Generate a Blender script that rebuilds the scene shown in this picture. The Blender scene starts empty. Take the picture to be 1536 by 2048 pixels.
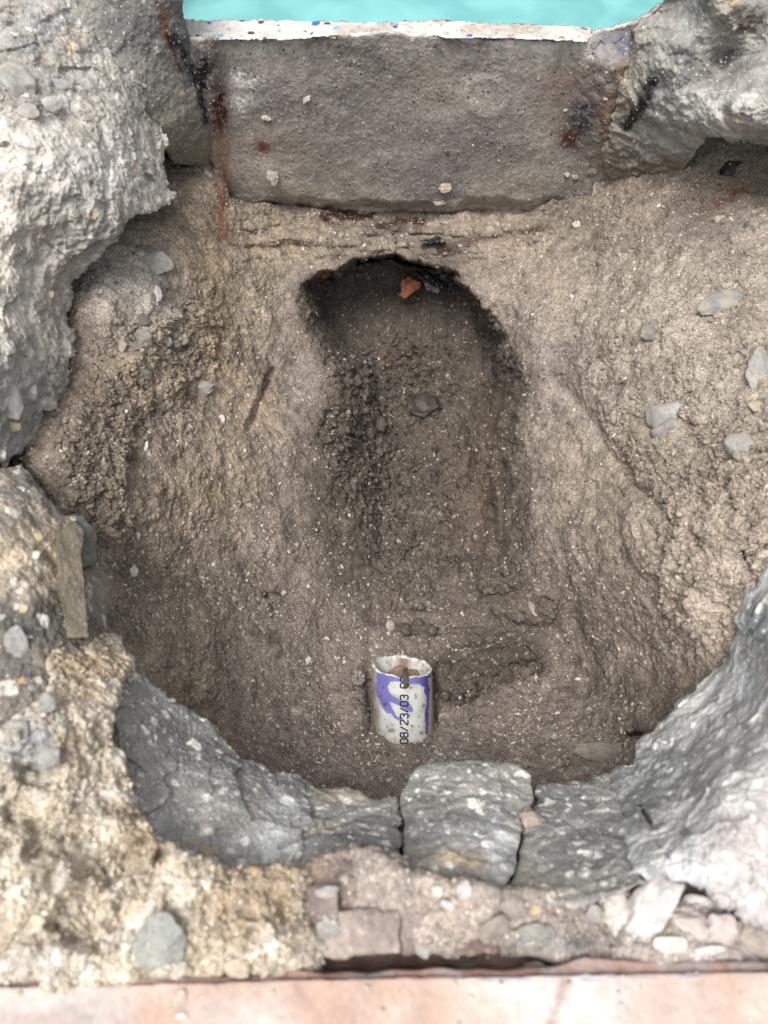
import bpy, bmesh, math, random
import numpy as np
from mathutils import Vector

# ------------------------------------------------------------------ camera, world, sun, exposure
scene = bpy.context.scene
COL = scene.collection
F, CX, CY = 1479.0, 768.0, 1024.0          # focal length and centre in photo pixels (1536 x 2048)
PITCH = math.radians(62.0)
CAM = np.array([0.0, 0.0, 0.5])
FW = np.array([0.0, math.cos(PITCH), -math.sin(PITCH)])
UP = np.array([0.0, math.sin(PITCH), math.cos(PITCH)])
RT = np.array([1.0, 0.0, 0.0])
cd = bpy.data.cameras.new('camera')
cam = bpy.data.objects.new('camera', cd)
COL.objects.link(cam)
cam.location = CAM
cam.rotation_euler = (math.pi/2 - PITCH, 0, 0)
cd.sensor_fit = 'VERTICAL'; cd.sensor_height = 36.0; cd.sensor_width = 27.0
cd.lens = 36.0*F/2048.0
cd.clip_start = 0.01; cd.clip_end = 200
cd.dof.use_dof = True; cd.dof.focus_distance = 0.92; cd.dof.aperture_fstop = 5.6
scene.camera = cam
scene.render.resolution_x = 768; scene.render.resolution_y = 1024

world = bpy.data.worlds.new("World"); scene.world = world
world.use_nodes = True
wn = world.node_tree.nodes; wl = world.node_tree.links
bg = wn['Background']
sky = wn.new('ShaderNodeTexSky'); sky.sky_type = 'NISHITA'; sky.sun_disc = False
SUN_EL, SUN_ROT = math.radians(72), math.radians(215)
sky.sun_elevation = SUN_EL; sky.sun_rotation = SUN_ROT
sky.air_density = 1.0; sky.dust_density = 6.0; sky.ozone_density = 0.6
hs = wn.new('ShaderNodeHueSaturation'); hs.inputs['Saturation'].default_value = 0.18
wl.new(sky.outputs[0], hs.inputs['Color']); wl.new(hs.outputs[0], bg.inputs['Color'])
bg.inputs['Strength'].default_value = 0.15
sl = bpy.data.lights.new('sun', 'SUN'); sl.energy = 1.9; sl.angle = math.radians(24); sl.color = (1.0, 0.97, 0.92)
so = bpy.data.objects.new('sun', sl); COL.objects.link(so)
sd = Vector((math.sin(SUN_ROT)*math.cos(SUN_EL), math.cos(SUN_ROT)*math.cos(SUN_EL), math.sin(SUN_EL)))
so.rotation_euler = sd.to_track_quat('Z', 'Y').to_euler()
so.location = (0, 0, 5)
scene.view_settings.view_transform = 'Standard'; scene.view_settings.look = 'None'
scene.view_settings.gamma = 1.0; scene.view_settings.use_curve_mapping = False
scene.view_settings.exposure = 0.45

# ------------------------------------------------------------------ maths helpers
rng = np.random.default_rng(7)
f32 = np.float32

def sl_(v):
    v = np.asarray(v, dtype=float)/255.0
    return np.where(v <= 0.04045, v/12.92, ((v+0.055)/1.055)**2.4)
DESAT = 0.74
def C3(r, g, b, k=0.66):
    """base colour from the tone it shows in full open light"""
    c = sl_([r, g, b]); y = c@np.array([.2126, .7152, .0722])
    return ((y+(c-y)*DESAT)*k).astype(f32)

def _h(ix, iy, iz, s):
    x = (ix.astype(np.int64)*73856093) ^ (iy.astype(np.int64)*19349663) ^ (iz.astype(np.int64)*83492791) ^ (s*2654435761)
    x = x & 0xffffffff
    x = ((x ^ (x >> 16))*0x45d9f3b) & 0xffffffff
    x = ((x ^ (x >> 16))*0x45d9f3b) & 0xffffffff
    x = x ^ (x >> 16)
    return x
def h01(ix, iy, iz, s):
    return (_h(ix, iy, iz, s) & 0xffffff).astype(f32)/f32(0xffffff)
def vnoise(P, scale, seed=0):
    """smooth 3-D value noise, -1..1, P[...,3] in metres, scale in 1/m"""
    Q = P*scale + 1000.0
    I = np.floor(Q).astype(np.int64); T = (Q-I).astype(f32)
    T = T*T*T*(T*(T*6-15)+10)
    out = 0
    for dx in (0, 1):
        wx = T[..., 0] if dx else 1-T[..., 0]
        for dy in (0, 1):
            wy = T[..., 1] if dy else 1-T[..., 1]
            for dz in (0, 1):
                wz = T[..., 2] if dz else 1-T[..., 2]
                out = out + wx*wy*wz*h01(I[..., 0]+dx, I[..., 1]+dy, I[..., 2]+dz, seed)
    return out*2-1
def fbm(P, scale, octs=4, seed=0, gain=0.5):
    a = 1.0; s = 0; t = 0
    for o in range(octs):
        s = s + a*vnoise(P, scale*2**o*1.03, seed+o*17); t += a; a *= gain
    return s/t*1.6
def worley(P, scale, seed=0, jit=1.0):
    """F1, F2 and the hash of the nearest cell"""
    Q = (P*scale+1000.0)
    I = np.floor(Q).astype(np.int64); T = (Q-I).astype(f32)
    f1 = np.full(Q.shape[:-1], 9.0, f32); f2 = f1.copy(); hid = np.zeros(Q.shape[:-1], f32)
    for dx in (-1, 0, 1):
        for dy in (-1, 0, 1):
            for dz in (-1, 0, 1):
                h = _h(I[..., 0]+dx, I[..., 1]+dy, I[..., 2]+dz, seed)
                a = (h & 1023).astype(f32)/1023; b = ((h >> 10) & 1023).astype(f32)/1023; c = ((h >> 20) & 1023).astype(f32)/1023
                d = (dx+0.5+(a-.5)*jit-T[..., 0])**2+(dy+0.5+(b-.5)*jit-T[..., 1])**2+(dz+0.5+(c-.5)*jit-T[..., 2])**2
                nr = d < f1
                f2 = np.where(nr, f1, np.minimum(f2, d))
                f1 = np.where(nr, d, f1)
                hid = np.where(nr, (((h*40503) >> 7) & 4095).astype(f32)/4095, hid)
    return np.sqrt(f1), np.sqrt(f2), hid
def facet(P, scale, seed):
    """broken planes: every cell carries its own tilt; about -1..1"""
    Q = (P*scale+1000.0); I = np.floor(Q).astype(np.int64); T = (Q-I).astype(f32)
    f1 = np.full(Q.shape[:-1], 9.0, f32); out = np.zeros(Q.shape[:-1], f32)
    for dx in (-1, 0, 1):
        for dy in (-1, 0, 1):
            for dz in (-1, 0, 1):
                h = _h(I[..., 0]+dx, I[..., 1]+dy, I[..., 2]+dz, seed)
                a = (h & 1023).astype(f32)/1023; b = ((h >> 10) & 1023).astype(f32)/1023; c = ((h >> 20) & 1023).astype(f32)/1023
                vx = T[..., 0]-dx-a; vy = T[..., 1]-dy-b; vz = T[..., 2]-dz-c
                d = vx*vx+vy*vy+vz*vz
                k = (h*40503) & 0xffffff
                t = vx*((k & 255)/127.5-1)+vy*(((k >> 8) & 255)/127.5-1)+vz*(((k >> 16) & 255)/127.5-1)+.5*(a-.5)
                nr = d < f1
                f1 = np.where(nr, d, f1); out = np.where(nr, t.astype(f32), out)
    return out
def sstep(a, b, x):
    t = np.clip((x-a)/(b-a), 0, 1); return (t*t*(3-2*t)).astype(f32)
def lerp(a, b, m):
    m = np.asarray(m)[..., None]
    return a*(1-m)+b*m
def sdf(U, V, poly):
    """signed distance in pixels, positive inside"""
    d = np.full(U.shape, 1e9, f32); ins = np.zeros(U.shape, bool)
    n = len(poly)
    for i in range(n):
        x0, y0 = poly[i]; x1, y1 = poly[(i+1) % n]
        ex, ey = x1-x0, y1-y0
        t = np.clip(((U-x0)*ex+(V-y0)*ey)/(ex*ex+ey*ey+1e-9), 0, 1)
        d = np.minimum(d, (U-x0-t*ex)**2+(V-y0-t*ey)**2)
        if y0 != y1:
            c = ((V >= y0) != (V >= y1)) & (U < x0+(V-y0)*ex/(y1-y0))
            ins ^= c
    d = np.sqrt(d)
    return np.where(ins, d, -d).astype(f32)
def blob(U, V, cx, cy, rx, ry, ang=0):
    a = math.radians(ang); ca, sa = math.cos(a), math.sin(a)
    x = (U-cx)*ca-(V-cy)*sa; y = (U-cx)*sa+(V-cy)*ca
    return np.exp(-((x/rx)**2+(y/ry)**2)).astype(f32)
def line(U, V, pts, w):
    """soft mask along an open polyline"""
    d = np.full(U.shape, 1e9, f32)
    for (x0, y0), (x1, y1) in zip(pts[:-1], pts[1:]):
        ex, ey = x1-x0, y1-y0
        t = np.clip(((U-x0)*ex+(V-y0)*ey)/(ex*ex+ey*ey+1e-9), 0, 1)
        d = np.minimum(d, (U-x0-t*ex)**2+(V-y0-t*ey)**2)
    return np.exp(-d/(w*w)).astype(f32)
def tps(ctrl):
    A = np.array(ctrl, float); X = A[:, :2]/500.0; y = A[:, 2]; n = len(A)
    def phi(r2): return 0.5*r2*np.log(r2+1e-9)
    K = phi(((X[:, None]-X[None])**2).sum(-1)) + np.eye(n)*2e-3
    Pm = np.hstack([np.ones((n, 1)), X])
    M = np.block([[K, Pm], [Pm.T, np.zeros((3, 3))]])
    w = np.linalg.solve(M, np.concatenate([y, np.zeros(3)]))
    def f(U, V):
        u, v = U/500.0, V/500.0
        out = w[n]+w[n+1]*u+w[n+2]*v
        for i in range(n):
            out = out + w[i]*phi((u-X[i, 0])**2+(v-X[i, 1])**2)
        return out
    return f
def ray(U, V):
    a = (U-CX)/F; b = -(V-CY)/F
    return a[..., None]*RT+b[..., None]*UP+FW
def z2d(U, V, z):
    b = -(V-CY)/F
    return (z-CAM[2])/(b*UP[2]+FW[2])
def y2d(V, y):
    b = -(V-CY)/F
    return y/(b*UP[1]+FW[1])
def grid_normals(P):
    du = np.gradient(P, axis=1); dv = np.gradient(P, axis=0)
    n = np.cross(dv, du)
    n /= (np.linalg.norm(n, axis=-1, keepdims=True)+1e-12)
    toc = CAM-P
    s = np.sign((n*toc).sum(-1, keepdims=True)); s[s == 0] = 1
    return n*s

# ------------------------------------------------------------------ mesh helpers
def mesh_obj(name, verts, faces, mat, cols=None, parent=None, smooth=True, label=None, cat=None, group=None, kind=None):
    """verts (n,3) world coordinates; faces (m,3|4) array"""
    verts = np.asarray(verts, f32)
    org = np.array([verts[:, 0].mean(), verts[:, 1].mean(), verts[:, 2].min()], f32)
    if parent is not None: org = np.array(parent.location, f32)
    me = bpy.data.meshes.new(name)
    faces = np.asarray(faces, np.int32); k = faces.shape[1]
    me.vertices.add(len(verts)); me.vertices.foreach_set('co', (verts-org).ravel())
    me.loops.add(faces.size); me.loops.foreach_set('vertex_index', faces.ravel())
    me.polygons.add(len(faces))
    me.polygons.foreach_set('loop_start', np.arange(0, faces.size, k, dtype=np.int32))
    me.polygons.foreach_set('loop_total', np.full(len(faces), k, np.int32))
    me.update(calc_edges=True)
    me.polygons.foreach_set('use_smooth', np.full(len(faces), smooth))
    if cols is not None:
        at = me.color_attributes.new('col', 'FLOAT_COLOR', 'POINT')
        c = np.ones((len(verts), 4), f32); c[:, :3] = np.clip(cols, 0.004, 0.9)
        at.data.foreach_set('color', c.ravel())
    me.validate()
    o = bpy.data.objects.new(name, me); COL.objects.link(o)
    me.materials.append(mat)
    if parent is not None: o.parent = parent
    else: o.location = org
    tag(o, label, cat, group, kind)
    return o
def tag(o, label=None, cat=None, group=None, kind=None):
    if label: o['label'] = label
    if cat: o['category'] = cat
    if group: o['group'] = group
    if kind: o['kind'] = kind

def earth_mat(name, rough=0.92, vari=0.35, scale=700, bump=0.35, fleck=0.0, fleckcol=(0.6, 0.56, 0.5), spec=0.25, dark=0.0):
    m = bpy.data.materials.new(name); m.use_nodes = True
    n = m.node_tree.nodes; l = m.node_tree.links
    b = n['Principled BSDF']; b.inputs['Roughness'].default_value = rough
    b.inputs['Specular IOR Level'].default_value = spec
    at = n.new('ShaderNodeAttribute'); at.attribute_name = 'col'
    geo = n.new('ShaderNodeNewGeometry')
    n1 = n.new('ShaderNodeTexNoise'); n1.inputs['Scale'].default_value = scale; n1.inputs['Detail'].default_value = 3; n1.inputs['Roughness'].default_value = 0.65
    n2 = n.new('ShaderNodeTexNoise'); n2.inputs['Scale'].default_value = scale*0.13; n2.inputs['Detail'].default_value = 4
    for t in (n1, n2): l.new(geo.outputs['Position'], t.inputs['Vector'])
    r1 = n.new('ShaderNodeMapRange'); r1.inputs[1].default_value = 0.3; r1.inputs[2].default_value = 0.7
    r1.inputs[3].default_value = 1-vari; r1.inputs[4].default_value = 1+vari; l.new(n1.outputs['Fac'], r1.inputs[0])
    r2 = n.new('ShaderNodeMapRange'); r2.inputs[1].default_value = 0.3; r2.inputs[2].default_value = 0.7
    r2.inputs[3].default_value = 0.85; r2.inputs[4].default_value = 1.15; l.new(n2.outputs['Fac'], r2.inputs[0])
    mu = n.new('ShaderNodeMath'); mu.operation = 'MULTIPLY'; l.new(r1.outputs[0], mu.inputs[0]); l.new(r2.outputs[0], mu.inputs[1])
    vm = n.new('ShaderNodeVectorMath'); vm.operation = 'SCALE'; l.new(at.outputs['Color'], vm.inputs[0]); l.new(mu.outputs[0], vm.inputs['Scale'])
    last = vm.outputs[0]
    if fleck > 0:
        vo = n.new('ShaderNodeTexVoronoi'); vo.inputs['Scale'].default_value = 330; l.new(geo.outputs['Position'], vo.inputs['Vector'])
        sx = n.new('ShaderNodeSeparateXYZ'); l.new(vo.outputs['Color'], sx.inputs[0])
        g1 = n.new('ShaderNodeMath'); g1.operation = 'LESS_THAN'; g1.inputs[1].default_value = fleck; l.new(sx.outputs[0], g1.inputs[0])
        g2 = n.new('ShaderNodeMath'); g2.operation = 'LESS_THAN'; g2.inputs[1].default_value = 0.32; l.new(vo.outputs['Distance'], g2.inputs[0])
        g3 = n.new('ShaderNodeMath'); g3.operation = 'MULTIPLY'; l.new(g1.outputs[0], g3.inputs[0]); l.new(g2.outputs[0], g3.inputs[1])
        mx = n.new('ShaderNodeMix'); mx.data_type = 'RGBA'; l.new(g3.outputs[0], mx.inputs['Factor']); l.new(last, mx.inputs['A'])
        mx.inputs['B'].default_value = (*fleckcol, 1); last = mx.outputs['Result']
    if dark > 0:
        vo = n.new('ShaderNodeTexVoronoi'); vo.inputs['Scale'].default_value = 190; l.new(geo.outputs['Position'], vo.inputs['Vector'])
        sx = n.new('ShaderNodeSeparateXYZ'); l.new(vo.outputs['Color'], sx.inputs[0])
        g1 = n.new('ShaderNodeMath'); g1.operation = 'LESS_THAN'; g1.inputs[1].default_value = dark; l.new(sx.outputs[1], g1.inputs[0])
        g2 = n.new('ShaderNodeMath'); g2.operation = 'LESS_THAN'; g2.inputs[1].default_value = 0.28; l.new(vo.outputs['Distance'], g2.inputs[0])
        g3 = n.new('ShaderNodeMath'); g3.operation = 'MULTIPLY'; l.new(g1.outputs[0], g3.inputs[0]); l.new(g2.outputs[0], g3.inputs[1])
        mx = n.new('ShaderNodeMix'); mx.data_type = 'RGBA'; l.new(g3.outputs[0], mx.inputs['Factor']); l.new(last, mx.inputs['A'])
        mx.inputs['B'].default_value = (0.05, 0.045, 0.04, 1); last = mx.outputs['Result']
    l.new(last, b.inputs['Base Color'])
    bp = n.new('ShaderNodeBump'); bp.inputs['Strength'].default_value = bump; bp.inputs['Distance'].default_value = 0.0012
    l.new(n1.outputs['Fac'], bp.inputs['Height']); l.new(bp.outputs[0], b.inputs['Normal'])
    return m
M_SOIL = earth_mat('damp_soil', vari=0.62, scale=560, bump=0.9, fleck=0.03, fleckcol=(0.42, 0.38, 0.33))
M_CONC = earth_mat('broken_concrete', vari=0.20, scale=520, bump=0.4, fleck=0.10, fleckcol=(0.5, 0.5, 0.48))
M_DARKC = earth_mat('dark_concrete', vari=0.30, scale=480, bump=0.4, fleck=0.16, fleckcol=(0.46, 0.46, 0.44))
M_WALL = earth_mat('cut_concrete', vari=0.24, scale=800, bump=0.3, fleck=0.05, fleckcol=(0.5, 0.47, 0.44), dark=0.04)
M_SAND = earth_mat('sandy_mortar', vari=0.32, scale=600, bump=0.5, fleck=0.12, fleckcol=(0.6, 0.56, 0.5))
M_STONE = earth_mat('stone', vari=0.18, scale=500, bump=0.3, rough=0.8)
M_SHELL = earth_mat('shell', vari=0.1, scale=400, bump=0.1, rough=0.55, spec=0.4)
M_TILE = earth_mat('clay_tile', vari=0.10, scale=260, bump=0.12, rough=0.7)
M_PVC = earth_mat('pvc', vari=0.05, scale=500, bump=0.04, rough=0.38, spec=0.5)
M_WET = earth_mat('black_plastic', vari=0.3, scale=400, bump=0.3, rough=0.35, spec=0.5)

RELIEFS = []
def Yc(u, v, y):
    d = y2d(v, y); return (u, v, CAM[2]+d*(-(v-CY)/F*UP[2]+FW[2]))
def relief(name, poly, zf, colf, dispf, mat, step=2.0, camk=0.8, edge_w=20, edge_r=0.02, thick=0.06, rag=6, ragscale=0.02,
           dmode='z', parent=None, lookup=True, seed=0, **tags):
    """A solid lump: its visible side traced by an outline and given its own distance, real relief and thickness."""
    px = [p[0] for p in poly]; py = [p[1] for p in poly]
    us = np.arange(min(px)-rag*2, max(px)+rag*2+step, step); vs = np.arange(min(py)-rag*2, max(py)+rag*2+step, step)
    U, V = np.meshgrid(us, vs); U = U.astype(np.float64); V = V.astype(np.float64)
    Q = np.stack([U, V, np.full_like(U, seed*37.0)], -1)
    Ur = U+rag*fbm(Q, ragscale, 4, seed+3); Vr = V+rag*fbm(Q, ragscale, 4, seed+9)
    S = sdf(Ur, Vr, poly)
    D = z2d(U, V, zf(U, V)) if dmode == 'z' else zf(U, V)
    e = np.clip(S/edge_w, 0, 1)
    D = D + edge_r*(1-np.sqrt(np.clip(1-(1-e)**2, 0, 1)))
    R = ray(U, V)
    P0 = CAM+R*D[..., None]
    N = grid_normals(P0)
    h = dispf(P0, U, V, S)
    T = -R/np.linalg.norm(R, axis=-1, keepdims=True)
    P = P0+(N*(1-camk)+T*camk)*h[..., None]
    col = colf(P0, U, V, S, h)
    N = grid_normals(P)
    inside = S > 0
    cell = inside[:-1, :-1] & inside[1:, :-1] & inside[:-1, 1:] & inside[1:, 1:]
    nv, nu = U.shape
    idx = np.arange(nv*nu).reshape(nv, nu)
    a = idx[:-1, :-1][cell]; b = idx[:-1, 1:][cell]; c = idx[1:, 1:][cell]; d = idx[1:, :-1][cell]
    faces = np.stack([a, d, c, b], 1)
    # skirt: boundary edges pushed back along their own rays and a little inward
    cp = np.pad(cell, 1)
    ed = []
    top = cell & ~cp[:-2, 1:-1]; bot = cell & ~cp[2:, 1:-1]; lef = cell & ~cp[1:-1, :-2]; rig = cell & ~cp[1:-1, 2:]
    ed.append(np.stack([idx[:-1, 1:][top], idx[:-1, :-1][top]], 1))
    ed.append(np.stack([idx[1:, :-1][bot], idx[1:, 1:][bot]], 1))
    ed.append(np.stack([idx[:-1, :-1][lef], idx[1:, :-1][lef]], 1))
    ed.append(np.stack([idx[1:, 1:][rig], idx[:-1, 1:][rig]], 1))
    ed = np.concatenate(ed)
    used = np.unique(faces); remap = np.full(nv*nu, -1, np.int64); remap[used] = np.arange(len(used))
    vf = P.reshape(-1, 3)[used]; cf = col.reshape(-1, 3)[used]
    bu = np.unique(ed); bm = np.full(nv*nu, -1, np.int64)
    allf = [remap[faces]]
    vv = [vf]; cc = [cf]; base = len(used)
    Rf = R.reshape(-1, 3); Pf = P.reshape(-1, 3); Cf = col.reshape(-1, 3)
    cen = Pf[bu].mean(0)
    prev = bu; prevmap = remap.copy()
    for k, t in enumerate((0.35, 1.0)):
        q = Pf[bu]+Rf[bu]*thick*t
        q = q + 0.0015*np.stack([vnoise(q, 150, s) for s in (1, 2, 3)], -1)
        vv.append(q); cc.append(Cf[bu])
        bm = np.full(nv*nu, -1, np.int64); bm[bu] = base+np.arange(len(bu)); base += len(bu)
        allf.append(np.stack([prevmap[ed[:, 0]], prevmap[ed[:, 1]], bm[ed[:, 1]], bm[ed[:, 0]]], 1))
        prevmap = bm
    o = mesh_obj(name, np.concatenate(vv), np.concatenate(allf), mat, np.concatenate(cc), parent, **tags)
    r = dict(u0=us[0], v0=vs[0], step=step, D=((P-CAM)@FW), P=P, N=N, ins=inside, S=S, U=U, V=V, obj=o, col=col)
    if lookup: RELIEFS.append(r)
    r['colm'] = col
    return r
def top_at(u, v):
    best = None
    for r in RELIEFS:
        i = int(round((v-r['v0'])/r['step'])); j = int(round((u-r['u0'])/r['step']))
        if 0 <= i < r['D'].shape[0] and 0 <= j < r['D'].shape[1] and r['ins'][i, j]:
            if best is None or r['D'][i, j] < best[0]: best = (r['D'][i, j], r['N'][i, j], r['P'][i, j])
    return best

# ================================================================== SETTING
# ---- the soil of the pit
SOILZ = [
 (300,300,-.16),(420,330,-.165),(1220,330,-.18),(1245,375,-.155),(1310,372,-.128),(1385,330,-.105),(1470,300,-.10),(1600,300,-.12),(0,300,-.14),(-200,300,-.14),(1750,300,-.12),
 (300,450,-.12),(380,440,-.15),(430,440,-.18),(500,440,-.225),(600,425,-.25),(700,430,-.268),(850,430,-.27),(1000,430,-.262),(1100,430,-.235),(650,475,-.25),(800,480,-.25),(950,475,-.25),(1180,430,-.19),(1300,430,-.13),(1400,400,-.11),(1536,400,-.09),(1700,420,-.08),
 (200,560,-.09),(340,540,-.13),(450,540,-.20),(580,540,-.26),(700,510,-.265),(800,500,-.265),(930,520,-.265),(1050,520,-.25),(1200,520,-.19),(1350,520,-.12),(1500,520,-.08),
 (600,700,-.31),(780,700,-.34),(980,700,-.32),(1060,700,-.28),(1150,700,-.23),(1300,700,-.14),(1500,700,-.08),(400,700,-.22),(250,700,-.13),(500,700,-.27),
 (120,850,-.09),(-100,800,-.1),(1700,750,-.07),
 (100,920,-.08),(200,900,-.12),(350,900,-.20),(500,900,-.29),(620,900,-.345),(780,900,-.38),(950,900,-.36),(1060,900,-.31),(1200,900,-.22),(1350,900,-.14),(1500,900,-.08),
 (180,1150,-.13),(250,1150,-.17),(400,1150,-.26),(550,1150,-.34),(700,1150,-.39),(850,1150,-.405),(1000,1150,-.385),(1100,1150,-.33),(1250,1150,-.21),(1400,1150,-.12),(1500,1150,-.09),
 (280,1350,-.17),(400,1350,-.26),(550,1350,-.345),(700,1350,-.395),(800,1350,-.41),(1000,1350,-.405),(1150,1350,-.37),(1250,1350,-.29),(1350,1350,-.21),(1430,1350,-.15),
 (400,1480,-.26),(500,1480,-.305),(700,1485,-.35),(805,1490,-.352),(900,1485,-.352),(1100,1480,-.345),(1250,1480,-.28),(1340,1450,-.22),
 (500,1600,-.24),(800,1600,-.30),(1100,1600,-.29),(1300,1600,-.22),
 (0,600,-.12),(0,1000,-.12),(0,1300,-.13),(300,1750,-.16),(800,1780,-.2),(1300,1780,-.16),(1650,1300,-.12),(-200,1900,-.1),(800,1960,-.12),(1700,1950,-.12),(-200,1300,-.12)]
soilz = tps(SOILZ)
HOLLOW = [(596,560),(625,545),(660,540),(700,526),(760,518),(830,528),(890,545),(940,575),(975,600),(1000,640),(1018,690),(1050,722),(1062,760),(1066,850),(1066,1000),(1080,1120),(1110,1230),(1060,1290),(900,1310),(720,1290),(640,1200),(600,1060),(590,950),(604,860),(640,760),(600,680),(590,610)]
CR_R = [(1150,470),(1536,400),(1750,400),(1750,1350),(1430,1345),(1300,1290),(1310,1130),(1260,1020),(1200,900),(1160,760),(1110,620)]
CR_L = [(70,830),(180,700),(330,600),(400,560),(470,640),(460,740),(400,800),(310,900),(260,1050),(240,1160),(160,1150),(100,1000)]
CR_C = [(660,700),(760,640),(900,680),(960,800),(940,950),(950,1080),(1000,1150),(880,1200),(760,1230),(740,1100),(640,980),(610,860)]
CR_D = [(862,1330),(900,1290),(980,1262),(1085,1275),(1090,1330),(1010,1372),(920,1405),(872,1400)]
def soil_d(U, V):
    d = z2d(U, V, soilz(U, V))
    Q = np.stack([U, V, U*0], -1)
    Ur = U+16*fbm(Q, 0.014, 5, 1, .6); Vr = V+7*fbm(Q, 0.03, 5, 2, .6)
    s = sdf(Ur, Vr, HOLLOW)
    w = np.interp(V, [520, 580, 720, 850, 1100], [11, 24, 75, 170, 230])*(1+1.3*sstep(760, 640, U)*sstep(545, 585, V))
    amt = np.interp(V, [520, 620, 800, 1000, 1150, 1300], [0.13, 0.16, 0.16, 0.13, 0.07, 0.0])
    d = d + amt*sstep(0, 1, s/w)
    # the slits of shade under the lip
    d = d + 0.16*np.exp(-np.clip(np.abs(Vr-np.interp(U, [690, 740, 800, 850, 920], [529, 519, 519, 531, 556]))/5.5, 0, 6)**2)*sstep(690, 725, U)*(1-sstep(900, 925, U))
    # the layered lip under the wall
    lipm = sstep(400, 440, V)*(1-sstep(500, 530, V))*sstep(420, 520, U)*(1-sstep(1080, 1180, U))
    Qs = np.stack([U*.22, V, U*0], -1)
    d = d + lipm*(0.010*fbm(Qs, 0.045, 3, 4)+.004*fbm(Q, .06, 3, 6))
    # rounded heap edges, holes
    for (x, y, rx, ry, a) in ((356, 302, 30, 16, .10), (1455, 345, 26, 26, .02), (530, 1192, 9, 6, .02), (560, 1188, 16, 3, .012), (1275, 1470, 26, 9, .03), (1150, 1240, 12, 26, .018),
                              (940, 1262, 70, 6, .010), (820, 1220, 60, 5, .012), (1030, 1325, 46, 7, .02), (1495, 1120, 22, 30, .03), (1450, 1215, 16, 30, .02), (870, 905, 8, 12, .02), (825, 945, 14, 12, .014), (790, 1105, 40, 16, .012),
                              (1270, 500, 5, 22, .012), (1265, 735, 8, 12, .014), (305, 790, 6, 22, .014), (1215, 1300, 5, 5, .012), (870, 1440, 8, 14, .012), (1380, 790, 12, 8, .012), (1400, 905, 12, 20, .01), (740, 1375, 10, 60, .010)):
        d = d + a*blob(U, V, x, y, rx, ry)
    # the pressed groove left by a trowel, left flank
    d = d + 0.007*line(U, V, [(498, 862), (545, 742)], 6) - 0.004*line(U, V, [(488, 850), (530, 742)], 7)
    d = d - 0.016*sstep(-15, 30, sdf(Ur, Vr, CR_D))-.010*sstep(-12, 22, sdf(Ur, Vr, [(960,1160),(1050,1150),(1120,1205),(1110,1245),(1040,1250),(975,1225)]))
    d = d + 0.012*line(U, V, [(736, 1370), (742, 1460)], 8)+0.014*line(U, V, [(874, 1370), (870, 1470)], 8)
    # right trench shoulder
    d = d - 0.018*blob(U, V, 1085, 660, 40, 130, -12)
    d = d + 0.012*line(U, V, [(1110, 760), (1190, 850), (1290, 990), (1400, 1080)], 16)
    return d
def crumble(U, V):
    Q = np.stack([U, V, U*0+5], -1)
    Ur = U+30*fbm(Q, 0.01, 3, 21); Vr = V+30*fbm(Q, 0.01, 3, 22)
    m = sstep(-20, 70, sdf(Ur, Vr, CR_R))*np.interp(V, [400, 650, 850, 1000], [.35, .45, .8, 1.0])
    m = np.maximum(m, 0.95*sstep(-10, 60, sdf(Ur, Vr, CR_L)))
    m = np.maximum(m, 0.95*sstep(-30, 60, sdf(Ur, Vr, CR_C)))
    m = np.maximum(m, 0.8*sstep(-8, 25, sdf(Ur, Vr, CR_D)))
    m = np.maximum(m, 0.35*sstep(560, 400, V))
    return m
def soil_disp(P, U, V, S):
    m = crumble(U, V)
    W = P+0.004*np.stack([vnoise(P, 90, s) for s in (31, 32, 33)], -1)
    h = 0.0055*fbm(P, 14, 3, 5)+0.0026*fbm(P, 62, 4, 6)+0.0008*fbm(P, 330, 3, 7)
    f1, f2, hid = worley(W, 62, 8)
    l1 = np.sqrt(np.clip(1-(f1/0.85)**2, 0, 1))*(0.4+0.6*hid)
    f1, f2, hid2 = worley(W, 140, 9)
    l2 = np.sqrt(np.clip(1-(f1/0.85)**2, 0, 1))*(0.3+0.7*hid2)
    f1, f2, hid3 = worley(P, 330, 10)
    l3 = np.clip(1-(f1/0.8)**2, 0, 1)*(0.2+0.8*hid3)
    f1, f2, hid0 = worley(W, 30, 18)
    l0 = np.sqrt(np.clip(1-(f1/0.85)**2, 0, 1))*hid0
    h = h+sstep(.45, .9, m)*.010*l0
    h = h+m*(0.0095*l1+0.0055*l2)+(0.5+0.8*m)*0.0016*l3
    h = h+(1-m)*sstep(.1, .5, fbm(P, 22, 2, 19))*(.0035*l2+.002*l1)
    # cracks in the clay
    r = np.abs(fbm(W, 30, 4, 11)); cr = np.exp(-(r/0.035)**2)*sstep(0.0, 0.35, vnoise(P, 16, 12)+0.35*m)
    h = h-0.0065*cr*(0.30+m)
    cc = sstep(-30, 60, sdf(U, V, CR_C))
    r2 = np.abs(fbm(W, 55, 3, 111)); h = h-.0045*cc*np.exp(-(r2/.05)**2)+cc*(.006*l2+.006*l1-.003)
    # lone buried pebbles
    f1, f2, hid4 = worley(P, 85, 14)
    pb = (hid4 > 0.93)*np.sqrt(np.clip(1-(f1/0.33)**2, 0, 1))
    h = h+0.0025*pb*(1-0.5*m)
    return h.astype(f32)
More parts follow.
